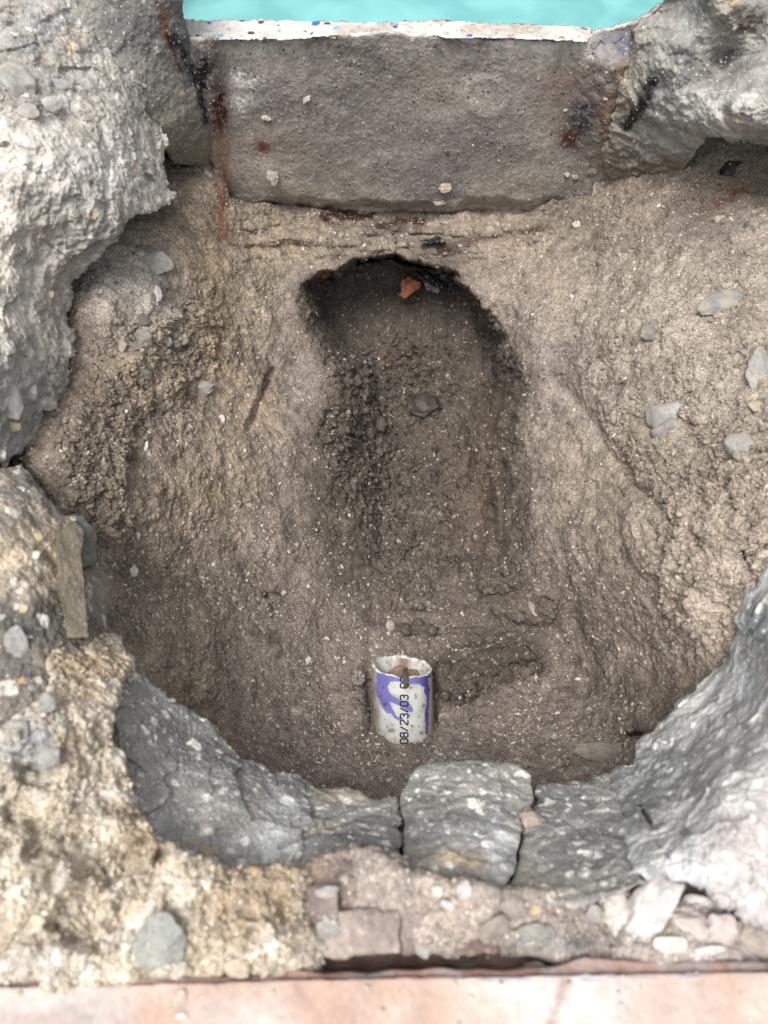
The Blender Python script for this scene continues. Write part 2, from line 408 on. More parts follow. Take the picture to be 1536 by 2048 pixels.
def soil_col(P, U, V, S, h):
    n1 = fbm(P, 11, 4, 41); n2 = fbm(P, 45, 4, 42); n3 = fbm(P, 200, 3, 43)
    base = np.broadcast_to(C3(164, 147, 127), P.shape).astype(f32)
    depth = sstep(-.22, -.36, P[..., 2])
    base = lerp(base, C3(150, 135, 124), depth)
    base = lerp(base, C3(102, 91, 80), sstep(-25, 45, sdf(U+22*n1+14*n3, V+10*n2, HOLLOW))*sstep(1370, 1120, V)*0.92)  # shade of the hollow painted into the soil colour, besides its damp
    base = lerp(base, C3(126, 112, 104), np.clip(.4*blob(U, V, 830, 1330, 420, 200)*(1+.5*n1), 0, 1))
    base = lerp(base, C3(122, 100, 80), np.clip(.6*blob(U, V, 960, 950, 50, 170, -8), 0, 1))
    base = lerp(base, C3(186, 166, 136), sstep(-.1, .6, n1)*(1-depth)*0.55)
    base = lerp(base, C3(112, 98, 86), sstep(.15, .7, -n1)*0.45)
    # ochre stains on the left flank, under the corner of the wall and on the right
    for (x, y, rx, ry, a, k) in ((430, 640, 60, 190, 8, .5), (430, 990, 120, 70, 0, .3), (520, 820, 60, 60, 0, .25), (400, 500, 60, 60, 0, .4), (240, 760, 80, 50, 0, .3), (560, 480, 90, 50, 0, .3)):
        base = lerp(base, C3(190, 162, 118), np.clip(k*blob(U, V, x, y, rx, ry, a)*(1+n2), 0, 1))
    base = lerp(base, C3(196, 177, 156), np.clip(.8*sstep(-30, 60, sdf(U, V, CR_R))*sstep(860, 1120, V)*sstep(1130, 1330, U)*(1+.3*n2), 0, 1))
    base = lerp(base, C3(182, 168, 150), np.clip(.6*sstep(-30, 90, sdf(U, V, CR_R))*(1-sstep(800, 1000, V))*(1+.3*n2), 0, 1))
    base = lerp(base, C3(175, 160, 152), np.clip(.5*blob(U, V, 1130, 760, 60, 200, 20), 0, 1))
    # pale scraped bank upper left
    base = lerp(base, C3(200, 190, 176), np.clip(.9*blob(U, V, 250, 560, 110, 90, -30)*(1+.4*n2), 0, 1))
    # damp dark clay around the pipe's right; damp plus painted shade at the hollow's back
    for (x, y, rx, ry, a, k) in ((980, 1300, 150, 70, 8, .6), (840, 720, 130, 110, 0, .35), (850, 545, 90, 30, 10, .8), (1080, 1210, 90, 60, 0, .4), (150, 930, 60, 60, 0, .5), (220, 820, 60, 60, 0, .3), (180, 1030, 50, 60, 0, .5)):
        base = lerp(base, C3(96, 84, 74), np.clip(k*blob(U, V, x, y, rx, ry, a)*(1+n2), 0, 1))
    base = lerp(base, C3(98, 87, 76), sstep(-15, 25, sdf(U+14*n1, V+14*n2, CR_D))*.7)
    base = lerp(base, C3(150, 92, 60), np.clip(.75*line(U, V, [(436, 360), (440, 420), (444, 480)], 10)*(1+.8*n3), 0, 1))
    base = lerp(base, C3(120, 66, 44), np.clip(.5*blob(U, V, 800, 715, 40, 12)*(1+n2), 0, 1))
    base = lerp(base, C3(84, 52, 42), np.clip(1.0*line(U, V, [(640, 440), (780, 446), (840, 442)], 12)*(1+1.5*n2)+.6*line(U, V, [(880, 505), (960, 480), (1100, 455)], 9)*(1+n2), 0, 1))  # dark reddish shadow layer below the wall, painted into the soil colour
    base = lerp(base, C3(150, 84, 50), np.clip(.9*blob(U, V, 1465, 395, 40, 12, 30)*(1+n2), 0, 1))
    base = lerp(base, C3(112, 96, 92), np.clip(.6*blob(U, V, 1400, 450, 70, 50)*(1+n2), 0, 1))
    base = base*(1+0.24*n2+0.26*n3)[..., None]
    base = base*(1-.30*sstep(.0, -.0022, h-.0055*fbm(P, 14, 3, 5)))[..., None] if False else base
    # shell grit: pale irregular grains
    W = P+0.0008*np.stack([vnoise(P, 600, s) for s in (61, 62, 63)], -1)
    f1, f2, hid = worley(W, 270, 51)
    dn = np.clip(.4+1.2*fbm(P, 30, 3, 57), 0, 1)
    g = dn*(hid > 0.80)*sstep(.36, .26, f1*(0.8+0.5*((hid*57) % 1)))
    base = lerp(base, C3(205, 192, 176), g*(0.25+0.6*((hid*91) % 1)))
    f1, f2, hid = worley(W, 120, 52)
    g = (hid > 0.90)*sstep(.32, .24, f1*(0.8+0.6*((hid*57) % 1)))
    base = lerp(base, C3(214, 202, 188), g*0.7)
    g = (hid < 0.05)*sstep(.36, .26, f1)
    base = lerp(base, C3(90, 82, 76), g*0.7)
    return base
soil_poly = [(-230,250),(415,250),(438,330),(452,395),(500,405),(600,410),(700,414),(850,416),(1000,412),(1120,404),(1180,390),(1205,330),(1212,250),(1770,250),(1770,2050),(-230,2050)]
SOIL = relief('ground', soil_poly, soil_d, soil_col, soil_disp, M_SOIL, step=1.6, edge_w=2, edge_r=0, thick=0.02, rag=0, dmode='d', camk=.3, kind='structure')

# ---- the surrounding deck beyond the picture, the pool water
def deck():
    z, b = -.035, -.62
    o = [(-6,-6),(6,-6),(6,.879),(-6,.879)]; h = [(-.31,-.10),(.31,-.10),(.52,.878),(-.52,.878)]
    v = [(x, y, z) for x, y in o]+[(x, y, z) for x, y in h]+[(x, y, b) for x, y in h]
    f = [(0,1,5,4),(1,2,6,5),(3,0,4,7),(4,5,9,8),(5,6,10,9),(7,4,8,11),(8,9,10,11)]
    mesh_obj('deck', v, f, M_TILE, np.tile(C3(196, 184, 172), (12, 1)), smooth=False, kind='structure')
deck()
mw = bpy.data.materials.new('pool_water'); mw.use_nodes = True
n = mw.node_tree.nodes; l = mw.node_tree.links; b = n['Principled BSDF']
b.inputs['Roughness'].default_value = 0.35; b.inputs['Specular IOR Level'].default_value = 0.15
geo = n.new('ShaderNodeNewGeometry')
vo = n.new('ShaderNodeTexVoronoi'); vo.feature = 'SMOOTH_F1'; vo.inputs['Scale'].default_value = 11
nz = n.new('ShaderNodeTexNoise'); nz.inputs['Scale'].default_value = 14; nz.inputs['Detail'].default_value = 3; nz.inputs['Distortion'].default_value = 0.7
l.new(geo.outputs['Position'], nz.inputs['Vector']); l.new(geo.outputs['Position'], vo.inputs['Vector'])
cr = n.new('ShaderNodeValToRGB'); cr.color_ramp.elements[0].position = 0.40; cr.color_ramp.elements[1].position = 0.62
cr.color_ramp.elements[0].color = (*C3(90, 192, 194), 1); cr.color_ramp.elements[1].color = (*C3(112, 210, 212), 1)
l.new(nz.outputs['Fac'], cr.inputs[0]); l.new(cr.outputs[0], b.inputs['Base Color'])
v = [(-6, .90, -.03), (6, .90, -.03), (6, 9, -.03), (-6, 9, -.03)]
mesh_obj('water', v, [(0, 1, 2, 3)], mw, smooth=False, kind='structure')

# ================================================================== THE CONCRETE
def rock_disp(big=0.006, mid=0.0025, fine=0.0006, lumps=0.0, lscale=90, seed=0, facets=0.0):
    def f(P, U, V, S):
        h = big*fbm(P, 16, 4, 100+seed)+mid*fbm(P, 70, 4, 110+seed)+fine*fbm(P, 350, 3, 120+seed)
        if facets:
            W = P+0.004*np.stack([vnoise(P, 70, s+seed) for s in (1, 2, 3)], -1)
            h = h+facets*facet(W, 20, 130+seed)+facets*.35*facet(W, 60, 131+seed)
        if lumps:
            W = P+0.003*np.stack([vnoise(P, 120, s+seed) for s in (1, 2, 3)], -1)
            f1, f2, hid = worley(W, lscale, 140+seed)
            h = h+lumps*np.sqrt(np.clip(1-(f1/.85)**2, 0, 1))*(.3+.7*hid)
            f1, f2, hid = worley(W, lscale*2.4, 141+seed)
            h = h+lumps*.45*np.sqrt(np.clip(1-(f1/.85)**2, 0, 1))*(.3+.7*hid)
        return h.astype(f32)
    return f
def aggregate(base, P, scale, frac, size, col, seed, amt=0.85):
    W = P+(0.25/scale)*np.stack([vnoise(P, scale*2.2, s+seed) for s in (1, 2, 3)], -1)
    f1, f2, hid = worley(W, scale, seed)
    g = (hid < frac)*sstep(size, size*.78, f1*(0.7+0.9*((hid*917) % 1)))
    return lerp(base, col, g*amt)
def rock_col(c0, c1, c2, seed=0, agg=None, extra=None, contrast=.14):
    def f(P, U, V, S, h):
        n1 = fbm(P, 14, 4, 200+seed); n2 = fbm(P, 60, 4, 210+seed); n3 = fbm(P, 260, 3, 220+seed)
        b = np.broadcast_to(c0, P.shape).astype(f32)
        b = lerp(b, c1, sstep(0, .55, n1)); b = lerp(b, c2, sstep(.05, .6, -n1+.4*n2))
        if extra: b = extra(b, P, U, V, n1, n2, n3)
        b = b*(1+contrast*n2+contrast*n3)[..., None]
        for (sc, fr, sz, cc, am) in (agg or []):
            b = aggregate(b, P, sc, fr, sz, cc, int(sc)+seed, am)
        return b
    return f
def stain(b, U, V, n, col, x, y, rx, ry, ang=0, k=.8):
    return lerp(b, col, np.clip(k*blob(U, V, x, y, rx, ry, ang)*(1+.9*n), 0, 1))
WHT = C3(228, 224, 214); CRM = C3(222, 205, 176)

# ---- pool wall: the cut bond beam with its plaster edge
wall = bpy.data.objects.new('pool_wall', None); COL.objects.link(wall); wall.location = (0, .93, -.3)
tag(wall, 'cut grey brown concrete wall of the pool with speckled white plaster along its top', 'wall')
def wall_d(U, V):
    Q = np.stack([U, V, U*0], -1)
    y = .889+.006*fbm(Q, .004, 3, 3)
    y = y-.035*sstep(1130, 1230, U)*sstep(60, 140, V)*(1-.4*sstep(250, 380, V))   # thicker corner at the right
    y = y-.012*sstep(460, 420, U)
    y = y+.03*sstep(395, 440, V+8*vnoise(Q, .02, 5))
    return y2d(V, y)
def wall_col(P, U, V, S, h):
    n1 = fbm(P, 14, 4, 300); n2 = fbm(P, 60, 4, 301); n3 = fbm(P, 260, 3, 302)
    b = np.broadcast_to(C3(166, 157, 147), P.shape).astype(f32)
    b = lerp(b, C3(178, 167, 154), sstep(0, .6, n1)); b = lerp(b, C3(148, 138, 133), sstep(0, .6, -n1))
    b = lerp(b, C3(172, 163, 155), np.clip(.55*blob(U, V, 1010, 200, 130, 90)*(1+n2), 0, 1))
    b = lerp(b, C3(138, 128, 126), np.clip(.35*blob(U, V, 800, 270, 260, 70)*(1+n2), 0, 1))
    b = stain(b, U, V, n3, C3(232, 228, 220, .75), 485, 160, 30, 16, 0, 1.0)
    b = stain(b, U, V, n3, C3(232, 228, 220, .75), 482, 205, 34, 16, 0, 1.0)
    b = lerp(b, C3(206, 200, 190), np.clip(.6*np.exp(-((V-98)/16.0)**2)*(.5+1.3*n1+.6*n2)*sstep(380, 420, U), 0, .8))
    b = stain(b, U, V, n2, C3(200, 194, 184), 1120, 110, 50, 26, 0, .9)
    b = stain(b, U, V, n2, C3(200, 185, 170), 520, 335, 70, 50, 0, .6)
    b = stain(b, U, V, n2, C3(126, 66, 62), 528, 295, 26, 14, 0, .8)
    b = stain(b, U, V, n3, C3(92, 34, 34), 438, 215, 22, 50, 0, 1.2)
    b = stain(b, U, V, n3, C3(40, 36, 36), 398, 160, 20, 55, -20, 1.3)
    b = stain(b, U, V, n2, C3(190, 140, 100), 442, 330, 16, 60, 0, .9)
    b = stain(b, U, V, n2, C3(148, 90, 60), 444, 400, 18, 40, 0, .9)
    b = stain(b, U, V, n2, C3(150, 118, 112), 1150, 180, 70, 60, 0, .5)
    b = stain(b, U, V, n3, C3(72, 72, 84), 1165, 235, 34, 34, 0, 1.1)
    b = stain(b, U, V, n3, C3(98, 56, 48), 1140, 278, 26, 22, 0, 1.1)
    b = stain(b, U, V, n3, C3(112, 66, 46), 1205, 232, 8, 28, 0, 1.0)
    b = stain(b, U, V, n2, C3(158, 118, 86), 1240, 210, 30, 110, -18, .8)
    b = stain(b, U, V, n2, C3(124, 122, 138), 1235, 90, 60, 30, 0, .9)
    b = stain(b, U, V, n2, C3(205, 202, 195), 1130, 112, 26, 14, 0, .8)
    b = lerp(b, C3(186, 174, 156), sstep(380, 425, V+20*n2)*.7)
    b = lerp(b, C3(90, 66, 56), np.clip(1.2*line(U, V, [(600, 415), (740, 434), (860, 436), (960, 430)], 9)*(1+1.5*n2), 0, 1))  # red brown shadow along the wall's lower edge, painted into the concrete colour
    # white plaster smear hanging down from the top edge
    pe = np.interp(U, [250, 380, 430, 470, 560, 580, 640, 690, 900, 1000, 1110, 1150, 1180, 1184, 1240, 1300, 1345], [84, 80, 76, 74, 76, 92, 76, 66, 78, 88, 96, 104, 88, 62, 54, 36, 2])
    b = lerp(b, C3(226, 220, 212, .6), sstep(4, -4, V-pe-8*n2)*.9)
    b = b*(1+.12*n2+.16*n3)[..., None]
    b = aggregate(b, P, 240, .12, .34, C3(205, 192, 180), 311, .8)
    b = aggregate(b, P, 70, .035, .22, C3(226, 216, 200), 312, .9)
    b = aggregate(b, P, 110, .05, .2, C3(60, 54, 52), 313, .8)
    return b
def wall_disp(P, U, V, S):
    h = .0024*fbm(P, 18, 3, 320)+.0003*fbm(P, 110, 4, 321)+.0003*fbm(P, 420, 2, 322)
    f1, f2, hid = worley(P, 240, 323); h = h+.0006*np.clip(1-(f1/.7)**2, 0, 1)*(hid > .7)
    low = sstep(395, 430, V)+sstep(455, 400, U)*.7+sstep(1130, 1200, U)*.8
    f1, f2, hid = worley(P, 95, 324); h = h+sstep(375, 430, V)*.008*fbm(P, 40, 3, 325); h = h+low*.005*np.sqrt(np.clip(1-(f1/.85)**2, 0, 1))*hid
    h = h+.0015*np.exp(-((np.hypot(U-975, (V-195)*1.1)-42)/9)**2)+.004*blob(U, V, 545, 355, 14, 24)
    return h.astype(f32)
wall_poly = [(352,40),(366,70),(420,70),(560,72),(640,70),(700,62),(800,62),(860,68),(1000,74),(1120,78),(1175,76),(1185,58),(1240,49),(1290,31),(1340,-5),(1360,-70),(1400,-70),(1345,60),(1290,160),(1262,260),(1250,380),(1215,405),(1180,425),(1100,440),(950,446),(880,452),(830,446),(740,450),(660,444),(600,428),(540,412),(470,402),(448,402),(428,360),(414,290),(396,200),(380,130),(364,80)]
WALL = relief('concrete', wall_poly, wall_d, wall_col, wall_disp, M_WALL, step=1.6, edge_w=9, edge_r=.012, thick=.05, rag=4, ragscale=.04, dmode='d', parent=wall)
# plaster edge on top
def pl_z(U, V): return 0*U+.004
def pl_col(P, U, V, S, h):
    n1 = fbm(P, 40, 3, 330); n2 = fbm(P, 160, 3, 331)
    b = np.broadcast_to(C3(226, 222, 214, .62), P.shape).astype(f32)
    b = lerp(b, C3(202, 184, 166), np.clip(sstep(-.1, .5, n1)*(sstep(600, 700, U)*.75)*(1+n2), 0, 1))
    b = lerp(b, C3(140, 132, 130), sstep(.5, .8, n2)*.5)
    W = P+.004*np.stack([vnoise(P, 160, s) for s in (1, 2, 3)], -1)
    f1, f2, hid = worley(W, 80, 332)
    g = sstep(.36, .28, f1*(.75+.8*((hid*913) % 1)))
    b = lerp(b, C3(58, 118, 196), g*((hid > .30) & (hid < .40)))
    b = lerp(b, C3(92, 186, 214), g*((hid > .40) & (hid < .48)))
    b = lerp(b, C3(70, 84, 150), g*((hid > .48) & (hid < .54)))
    b = lerp(b, C3(80, 72, 72), g*((hid > .54) & (hid < .60)))
    b = lerp(b, C3(170, 110, 92), g*((hid > .60) & (hid < .64))*sstep(800, 900, U))
    return b
def pl_disp(P, U, V, S):
    f1, f2, hid = worley(P, 180, 334)
    return (.0012*fbm(P, 120, 3, 333)+.0012*np.clip(1-(f1/.6)**2, 0, 1)).astype(f32)
pl_poly = [(355,40),(380,41),(440,40),(560,40),(640,42),(720,44),(800,43),(860,40),(940,43),(1020,47),(1100,50),(1160,53),(1184,54),(1182,72),(1178,84),(1100,80),(900,76),(800,70),(700,70),(560,80),(440,80),(372,82),(360,60)]
relief('plaster_layer', pl_poly, pl_z, pl_col, pl_disp, M_TILE, step=1.4, edge_w=3, edge_r=.002, thick=.006, rag=2.2, ragscale=.08, parent=wall)

# ---- broken slab pieces
def ex_A1(b, P, U, V, n1, n2, n3):
    b = lerp(b, C3(172, 172, 172), np.clip(.7*blob(U, V, 110, 60, 150, 110)*(1+n2), 0, 1))
    b = lerp(b, C3(160, 155, 148), np.clip(.8*blob(U, V, 250, 190, 40, 60)*(1+n2), 0, 1))
    b = lerp(b, C3(226, 220, 212), np.clip(.8*blob(U, V, 180, 330, 150, 90)*(1+n2), 0, 1))
    b = stain(b, U, V, n2, C3(214, 174, 120), 145, 85, 16, 22, 0, .9)
    b = stain(b, U, V, n2, C3(160, 152, 142), 165, 270, 45, 22, -40, .8)
    b = stain(b, U, V, n2, C3(150, 146, 140), 60, 400, 30, 40, 0, .6)
    b = stain(b, U, V, n2, C3(170, 165, 158), 200, 480, 50, 40, 0, .7)
    b = stain(b, U, V, n2, C3(190, 192, 198), 30, 780, 50, 60, 0, .6)
    b = stain(b, U, V, n2, C3(178, 182, 184), 60, 890, 70, 30, 0, .8)
    b = stain(b, U, V, n2, C3(170, 160, 150), 120, 610, 30, 60, 0, .5)
    return b
A1 = [(-230,-160),(330,-160),(200,-40),(190,0),(205,70),(250,125),(290,165),(305,225),(330,285),(338,350),(350,402),(300,428),(245,440),(215,500),(182,540),(150,565),(146,640),(155,700),(136,780),(128,803),(92,830),(85,880),(42,910),(0,925),(-230,930)]
relief('concrete_slab', A1, tps([(0,0,.09),(190,0,.06),(200,100,.04),(0,400,.045),(200,300,.02),(345,400,-.085),(330,300,-.06),(150,600,-.075),(0,700,.01),(0,900,-.05),(150,750,-.085),(85,860,-.085),(40,905,-.07),(-200,500,.04),(290,170,.0),(-200,-150,.1),(-200,900,0),(230,440,-.02),(300,-150,.06)]),
       rock_col(C3(206, 197, 184), C3(226, 217, 203), C3(174, 165, 152), 1, [(48, .28, .34, C3(235, 230, 222), .7), (100, .22, .36, C3(232, 226, 214), .75), (75, .12, .36, C3(150, 148, 146), .6), (60, .05, .3, C3(216, 184, 130), .7)], ex_A1),
       rock_disp(.012, .004, .0012, .0035, 42, 1, .006), M_CONC, step=2.0, edge_w=14, edge_r=.008, thick=.05, rag=13, ragscale=.035,
       label='pale whitish broken concrete slab filling the upper left, with a scalloped broken edge over the soil', cat='concrete slab')
def ex_A2(b, P, U, V, n1, n2, n3):
    b = lerp(b, C3(150, 140, 118), np.clip(.6*sstep(100, 300, V)*(1+.5*n2), 0, 1))
    b = lerp(b, C3(118, 122, 128), np.clip(.9*line(U, V, [(345, -20), (368, 70), (380, 160)], 14)*(1+n2), 0, 1))
    b = lerp(b, C3(150, 92, 48), np.clip(.9*line(U, V, [(322, 15), (335, 70)], 7)*(1+n2), 0, 1))
    b = lerp(b, C3(98, 44, 40), np.clip(.95*line(U, V, [(335, 72), (348, 105), (362, 140)], 6)*(1+n2), 0, 1))
    b = lerp(b, C3(50, 50, 52), np.clip(1.1*line(U, V, [(350, 75), (378, 130), (398, 180), (412, 240)], 9)*(1+n3), 0, 1))
    b = lerp(b, C3(110, 112, 112), np.clip(.6*blob(U, V, 270, 60, 50, 60), 0, 1))
    return b
A2 = [(120,-160),(352,-160),(358,-60),(360,0),(372,40),(385,82),(392,122),(408,190),(424,262),(428,330),(418,346),(394,334),(350,330),(300,260),(230,160),(150,100)]
relief('concrete_slab', A2, tps([Yc(360,0,.862),Yc(390,120,.872),Yc(425,270,.872),Yc(420,340,.885),Yc(150,-100,.84),Yc(190,0,.84),Yc(290,170,.81),Yc(330,290,.80),Yc(350,340,.83),Yc(350,-150,.862),Yc(270,60,.83),Yc(370,200,.845)]),
       rock_col(C3(156, 152, 144), C3(166, 162, 150), C3(138, 134, 128), 2, [(170, .15, .34, C3(205, 198, 186), .7)], ex_A2),
       rock_disp(.005, .0020, .0008, .0012, 90, 2), M_CONC, step=2, edge_w=10, edge_r=.01, thick=.05, rag=4,
       label='smooth grey sawn side of the notch, left of the pool wall, streaked with rust', cat='concrete slab')
def ex_R1(b, P, U, V, n1, n2, n3):
    b = lerp(b, C3(150, 138, 116), np.clip(.75*sstep(1330, 1230, U+.0*V)*(1+.5*n2), 0, 1))
    b = lerp(b, C3(126, 132, 130), np.clip(.55*line(U, V, [(1420, -20), (1370, 120), (1300, 260)], 26)*(1+n2), 0, 1))
    b = lerp(b, C3(100, 92, 88), np.clip(.8*blob(U, V, 1440, 130, 60, 32, 20)*(1+n2), 0, 1))
    b = lerp(b, C3(96, 84, 74), np.clip(.8*blob(U, V, 1500, 40, 60, 30)*(1+n2), 0, 1))
    b = lerp(b, C3(206, 202, 194), np.clip(.9*blob(U, V, 1430, 215, 110, 40, 8)*(1+n2), 0, 1))
    b = lerp(b, C3(48, 50, 48), np.clip(1.3*line(U, V, [(1306, 160), (1288, 205), (1252, 250)], 13)*(1+.7*n3), 0, 1))
    b = lerp(b, C3(138, 122, 100), np.clip(.9*blob(U, V, 1330, 340, 90, 28, 5)*(1+n2), 0, 1))
    b = lerp(b, C3(164, 148, 128), np.clip(sstep(320, 370, V+20*n2), 0, 1))
    b = lerp(b, C3(204, 170, 112), np.clip(.7*blob(U, V, 1460, 0, 16, 14)+.7*blob(U, V, 1470, 235, 16, 12), 0, 1))
    return b
R1 = [(1262,62),(1300,25),(1345,-40),(1380,-160),(1780,-160),(1780,290),(1600,300),(1536,288),(1500,276),(1470,284),(1445,272),(1418,278),(1385,312),(1370,330),(1330,372),(1290,392),(1250,392),(1212,350),(1208,310),(1225,250),(1240,190),(1252,120)]
relief('concrete_slab', R1, tps([Yc(1340,0,.865),Yc(1270,60,.86),Yc(1255,130,.850),Yc(1220,300,.853),Yc(1240,375,.868),Yc(1380,-150,.84),Yc(1380,325,.79),(1430,270,-.01),(1480,280,-.01),(1536,285,-.005),Yc(1370,100,.80),Yc(1360,220,.77),(1450,130,.02),(1536,100,.05),(1500,220,.05),Yc(1450,0,.80),Yc(1300,250,.81),Yc(1300,375,.838),(1700,200,.07),(1700,-100,.09)]),
       rock_col(C3(176, 172, 164), C3(192, 188, 180), C3(146, 140, 132), 3, [(110, .12, .34, C3(214, 208, 196), .7), (60, .05, .3, C3(214, 196, 160), .6)], ex_R1),
       rock_disp(.012, .004, .0011, .004, 44, 3, .005), M_CONC, step=2, edge_w=10, edge_r=.006, thick=.05, rag=9,
       label='rough grey concrete overhanging the soil in the upper right corner', cat='concrete slab')
def ex_B(b, P, U, V, n1, n2, n3):
    b = lerp(b, C3(128, 122, 120), np.clip(.9*blob(U, V, 90, 970, 70, 34)*(1+n2), 0, 1))
    b = lerp(b, C3(222, 200, 166), np.clip(.95*blob(U, V, 60, 1110, 100, 60)*(1+n2), 0, 1))
    b = lerp(b, C3(112, 110, 104), np.clip(1.2*blob(U, V, 60, 1250, 110, 60)*(1+.6*n2), 0, 1))
    b = lerp(b, C3(168, 158, 140), np.clip(.9*blob(U, V, 200, 1120, 30, 60)*(1+n2), 0, 1))
    return b
B = [(-230,935),(0,938),(44,932),(80,960),(104,1000),(130,1032),(160,1034),(186,1060),(196,1110),(216,1150),(224,1205),(215,1260),(235,1285),(190,1300),(150,1330),(130,1400),(120,1440),(60,1490),(-30,1500),(-230,1490)]
relief('concrete_slab', B, tps([(0,930,-.03),(0,980,-.01),(100,1010,-.04),(200,1100,-.08),(222,1200,-.09),(100,1200,-.015),(0,1300,0),(180,1290,-.05),(-200,1100,.02),(0,1100,.01),(0,1480,.0),(100,1420,-.015),(-200,1480,.0)]),
       rock_col(C3(170, 158, 142), C3(190, 176, 154), C3(136, 128, 120), 4, [(62, .32, .36, C3(238, 230, 216), .9), (120, .3, .36, C3(234, 222, 202), .85), (80, .08, .34, C3(216, 176, 110), .8)], ex_B),
       rock_disp(.006, .003, .0008, .003, 90, 4), M_SAND, step=2, edge_w=22, edge_r=.02, thick=.08, rag=7,
       label='shell filled grey and tan concrete at the left edge, below the pale slab', cat='concrete slab')
ST = [(108,1066),(150,1040),(166,1060),(164,1100),(167,1150),(171,1200),(177,1274),(133,1276),(126,1220),(116,1150)]
relief('stone_slab', ST, tps([(112,1062,.0),(165,1034,-.02),(170,1200,-.02),(176,1270,-.01),(134,1270,.0),(118,1150,.0),(150,1150,-.01)]),
       rock_col(C3(156, 142, 116), C3(164, 150, 124), C3(134, 126, 108), 5, [(180, .1, .3, C3(215, 205, 185), .7)]),
       rock_disp(.001, .0008, .0005, 0, 90, 5), M_STONE, step=1.6, edge_w=2.5, edge_r=.0015, thick=.05, rag=2.5,
       label='flat tan slate slab standing upright in the left concrete', cat='stone')
ST2 = [(150,1034),(166,1030),(182,1052),(190,1085),(198,1118),(190,1134),(176,1130),(168,1140),(164,1100),(160,1060)]
relief('stone_slab', ST2, tps([(150,1034,-.02),(182,1052,-.03),(198,1118,-.045),(176,1130,-.035),(160,1060,-.025)]),
       rock_col(C3(132, 132, 126), C3(142, 142, 134), C3(116, 116, 112), 6), rock_disp(.0008, .0006, .0004, 0, 90, 6), M_STONE, step=1.6, edge_w=2.5, edge_r=.0015, thick=.05, rag=2.5,
       label='narrow grey slate flake just right of the tan upright slab', cat='stone')
AGG = [(62, .30, .30, C3(232, 230, 220, .85), .95), (62, .0, .3, C3(0,0,0), 0), (110, .30, .36, C3(238, 234, 224, .85), .95), (170, .22, .36, C3(228, 226, 216, .8), .9), (75, .05, .34, C3(226, 204, 156, .75), .85), (210, .14, .34, C3(205, 205, 198), .7)]
def ex_C(b, P, U, V, n1, n2, n3):
    b = lerp(b, C3(104, 106, 106), np.clip(.55*blob(U, V, 380, 1480, 110, 60, -35)*(1+.5*n2), 0, 1))
    b = lerp(b, C3(164, 164, 162), np.clip(.8*blob(U, V, 270, 1360, 50, 50)*(1+.5*n2), 0, 1))
    b = lerp(b, C3(226, 232, 236, .8), np.clip(.9*blob(U, V, 310, 1670, 40, 30)+.9*blob(U, V, 545, 1690, 34, 50, -20)+.8*blob(U, V, 570, 1600, 34, 20), 0, 1)*(.7+.4*n2))
    b = lerp(b, C3(196, 196, 190, .75), np.clip(.5*sstep(1640, 1740, V)*(1+n2), 0, 1))
    b = lerp(b, C3(210, 190, 158), np.clip(.8*blob(U, V, 700, 1590, 60, 16, -5)*(1+n2)+.7*blob(U, V, 360, 1735, 80, 16, -20)*(1+n2), 0, 1))
    b = lerp(b, C3(205, 190, 160), np.clip(.8*line(U, V, [(345, 1665), (400, 1685), (455, 1705)], 5)+.7*line(U, V, [(205, 1490), (240, 1545), (262, 1590)], 5), 0, 1))
    return b
def disp_C(P, U, V, S):
    h = rock_disp(.005, .0018, .0008, 0, 90, 7, .008)(P, U, V, S)
    h = h-.010*sstep(0, 30, (V-1450)-(U-200)*-.33)*sstep(200, 240, V-1250)*.6
    h = h-.004*line(U, V, [(560, 1690), (640, 1655), (780, 1610)], 4)
    return h
Cp = [(228,1292),(262,1310),(290,1345),(345,1395),(398,1425),(440,1470),(520,1528),(560,1545),(640,1562),(700,1582),(760,1588),(800,1592),(808,1640),(802,1715),(760,1712),(690,1715),(600,1740),(560,1770),(480,1755),(390,1745),(340,1722),(290,1680),(262,1640),(248,1590),(240,1540),(205,1500),(165,1440),(175,1415),(215,1395),(222,1340)]
relief('concrete_chunk', Cp, tps([(230,1300,-.07),(300,1370,-.09),(450,1480,-.125),(600,1555,-.14),(700,1582,-.145),(800,1592,-.14),(180,1430,-.03),(300,1500,-.07),(270,1650,-.04),(400,1720,-.05),(500,1640,-.075),(700,1660,-.08),(790,1710,-.06),(560,1760,-.05),(400,1560,-.085)]),
       rock_col(C3(168, 167, 161), C3(186, 184, 177), C3(140, 141, 138), 7, AGG, ex_C), disp_C, M_DARKC, step=1.8, edge_w=10, edge_r=.008, thick=.10, rag=9, ragscale=.03,
       label='largest dark grey speckled concrete piece, forming the lower left rim of the pit', cat='concrete chunk')
def ex_D(b, P, U, V, n1, n2, n3):
    b = lerp(b, C3(222, 226, 226, .8), np.clip(.8*blob(U, V, 1000, 1700, 28, 70, 0)*(1+n2)+.35*blob(U, V, 900, 1660, 60, 40)*(1+n2), 0, 1))
    b = lerp(b, C3(222, 196, 158), np.clip(1.1*blob(U, V, 905, 1722, 60, 22, -8)*(1+n2), 0, 1))
    b = lerp(b, C3(152, 148, 138), np.clip(.6*blob(U, V, 880, 1630, 60, 40)*(1+n2), 0, 1))
    return b
Dp = [(812,1566),(830,1540),(860,1528),(900,1523),(980,1522),(1040,1530),(1066,1550),(1068,1598),(1044,1640),(1040,1690),(1028,1738),(1004,1775),(960,1800),(900,1790),(830,1780),(806,1735),(804,1640),(800,1600)]
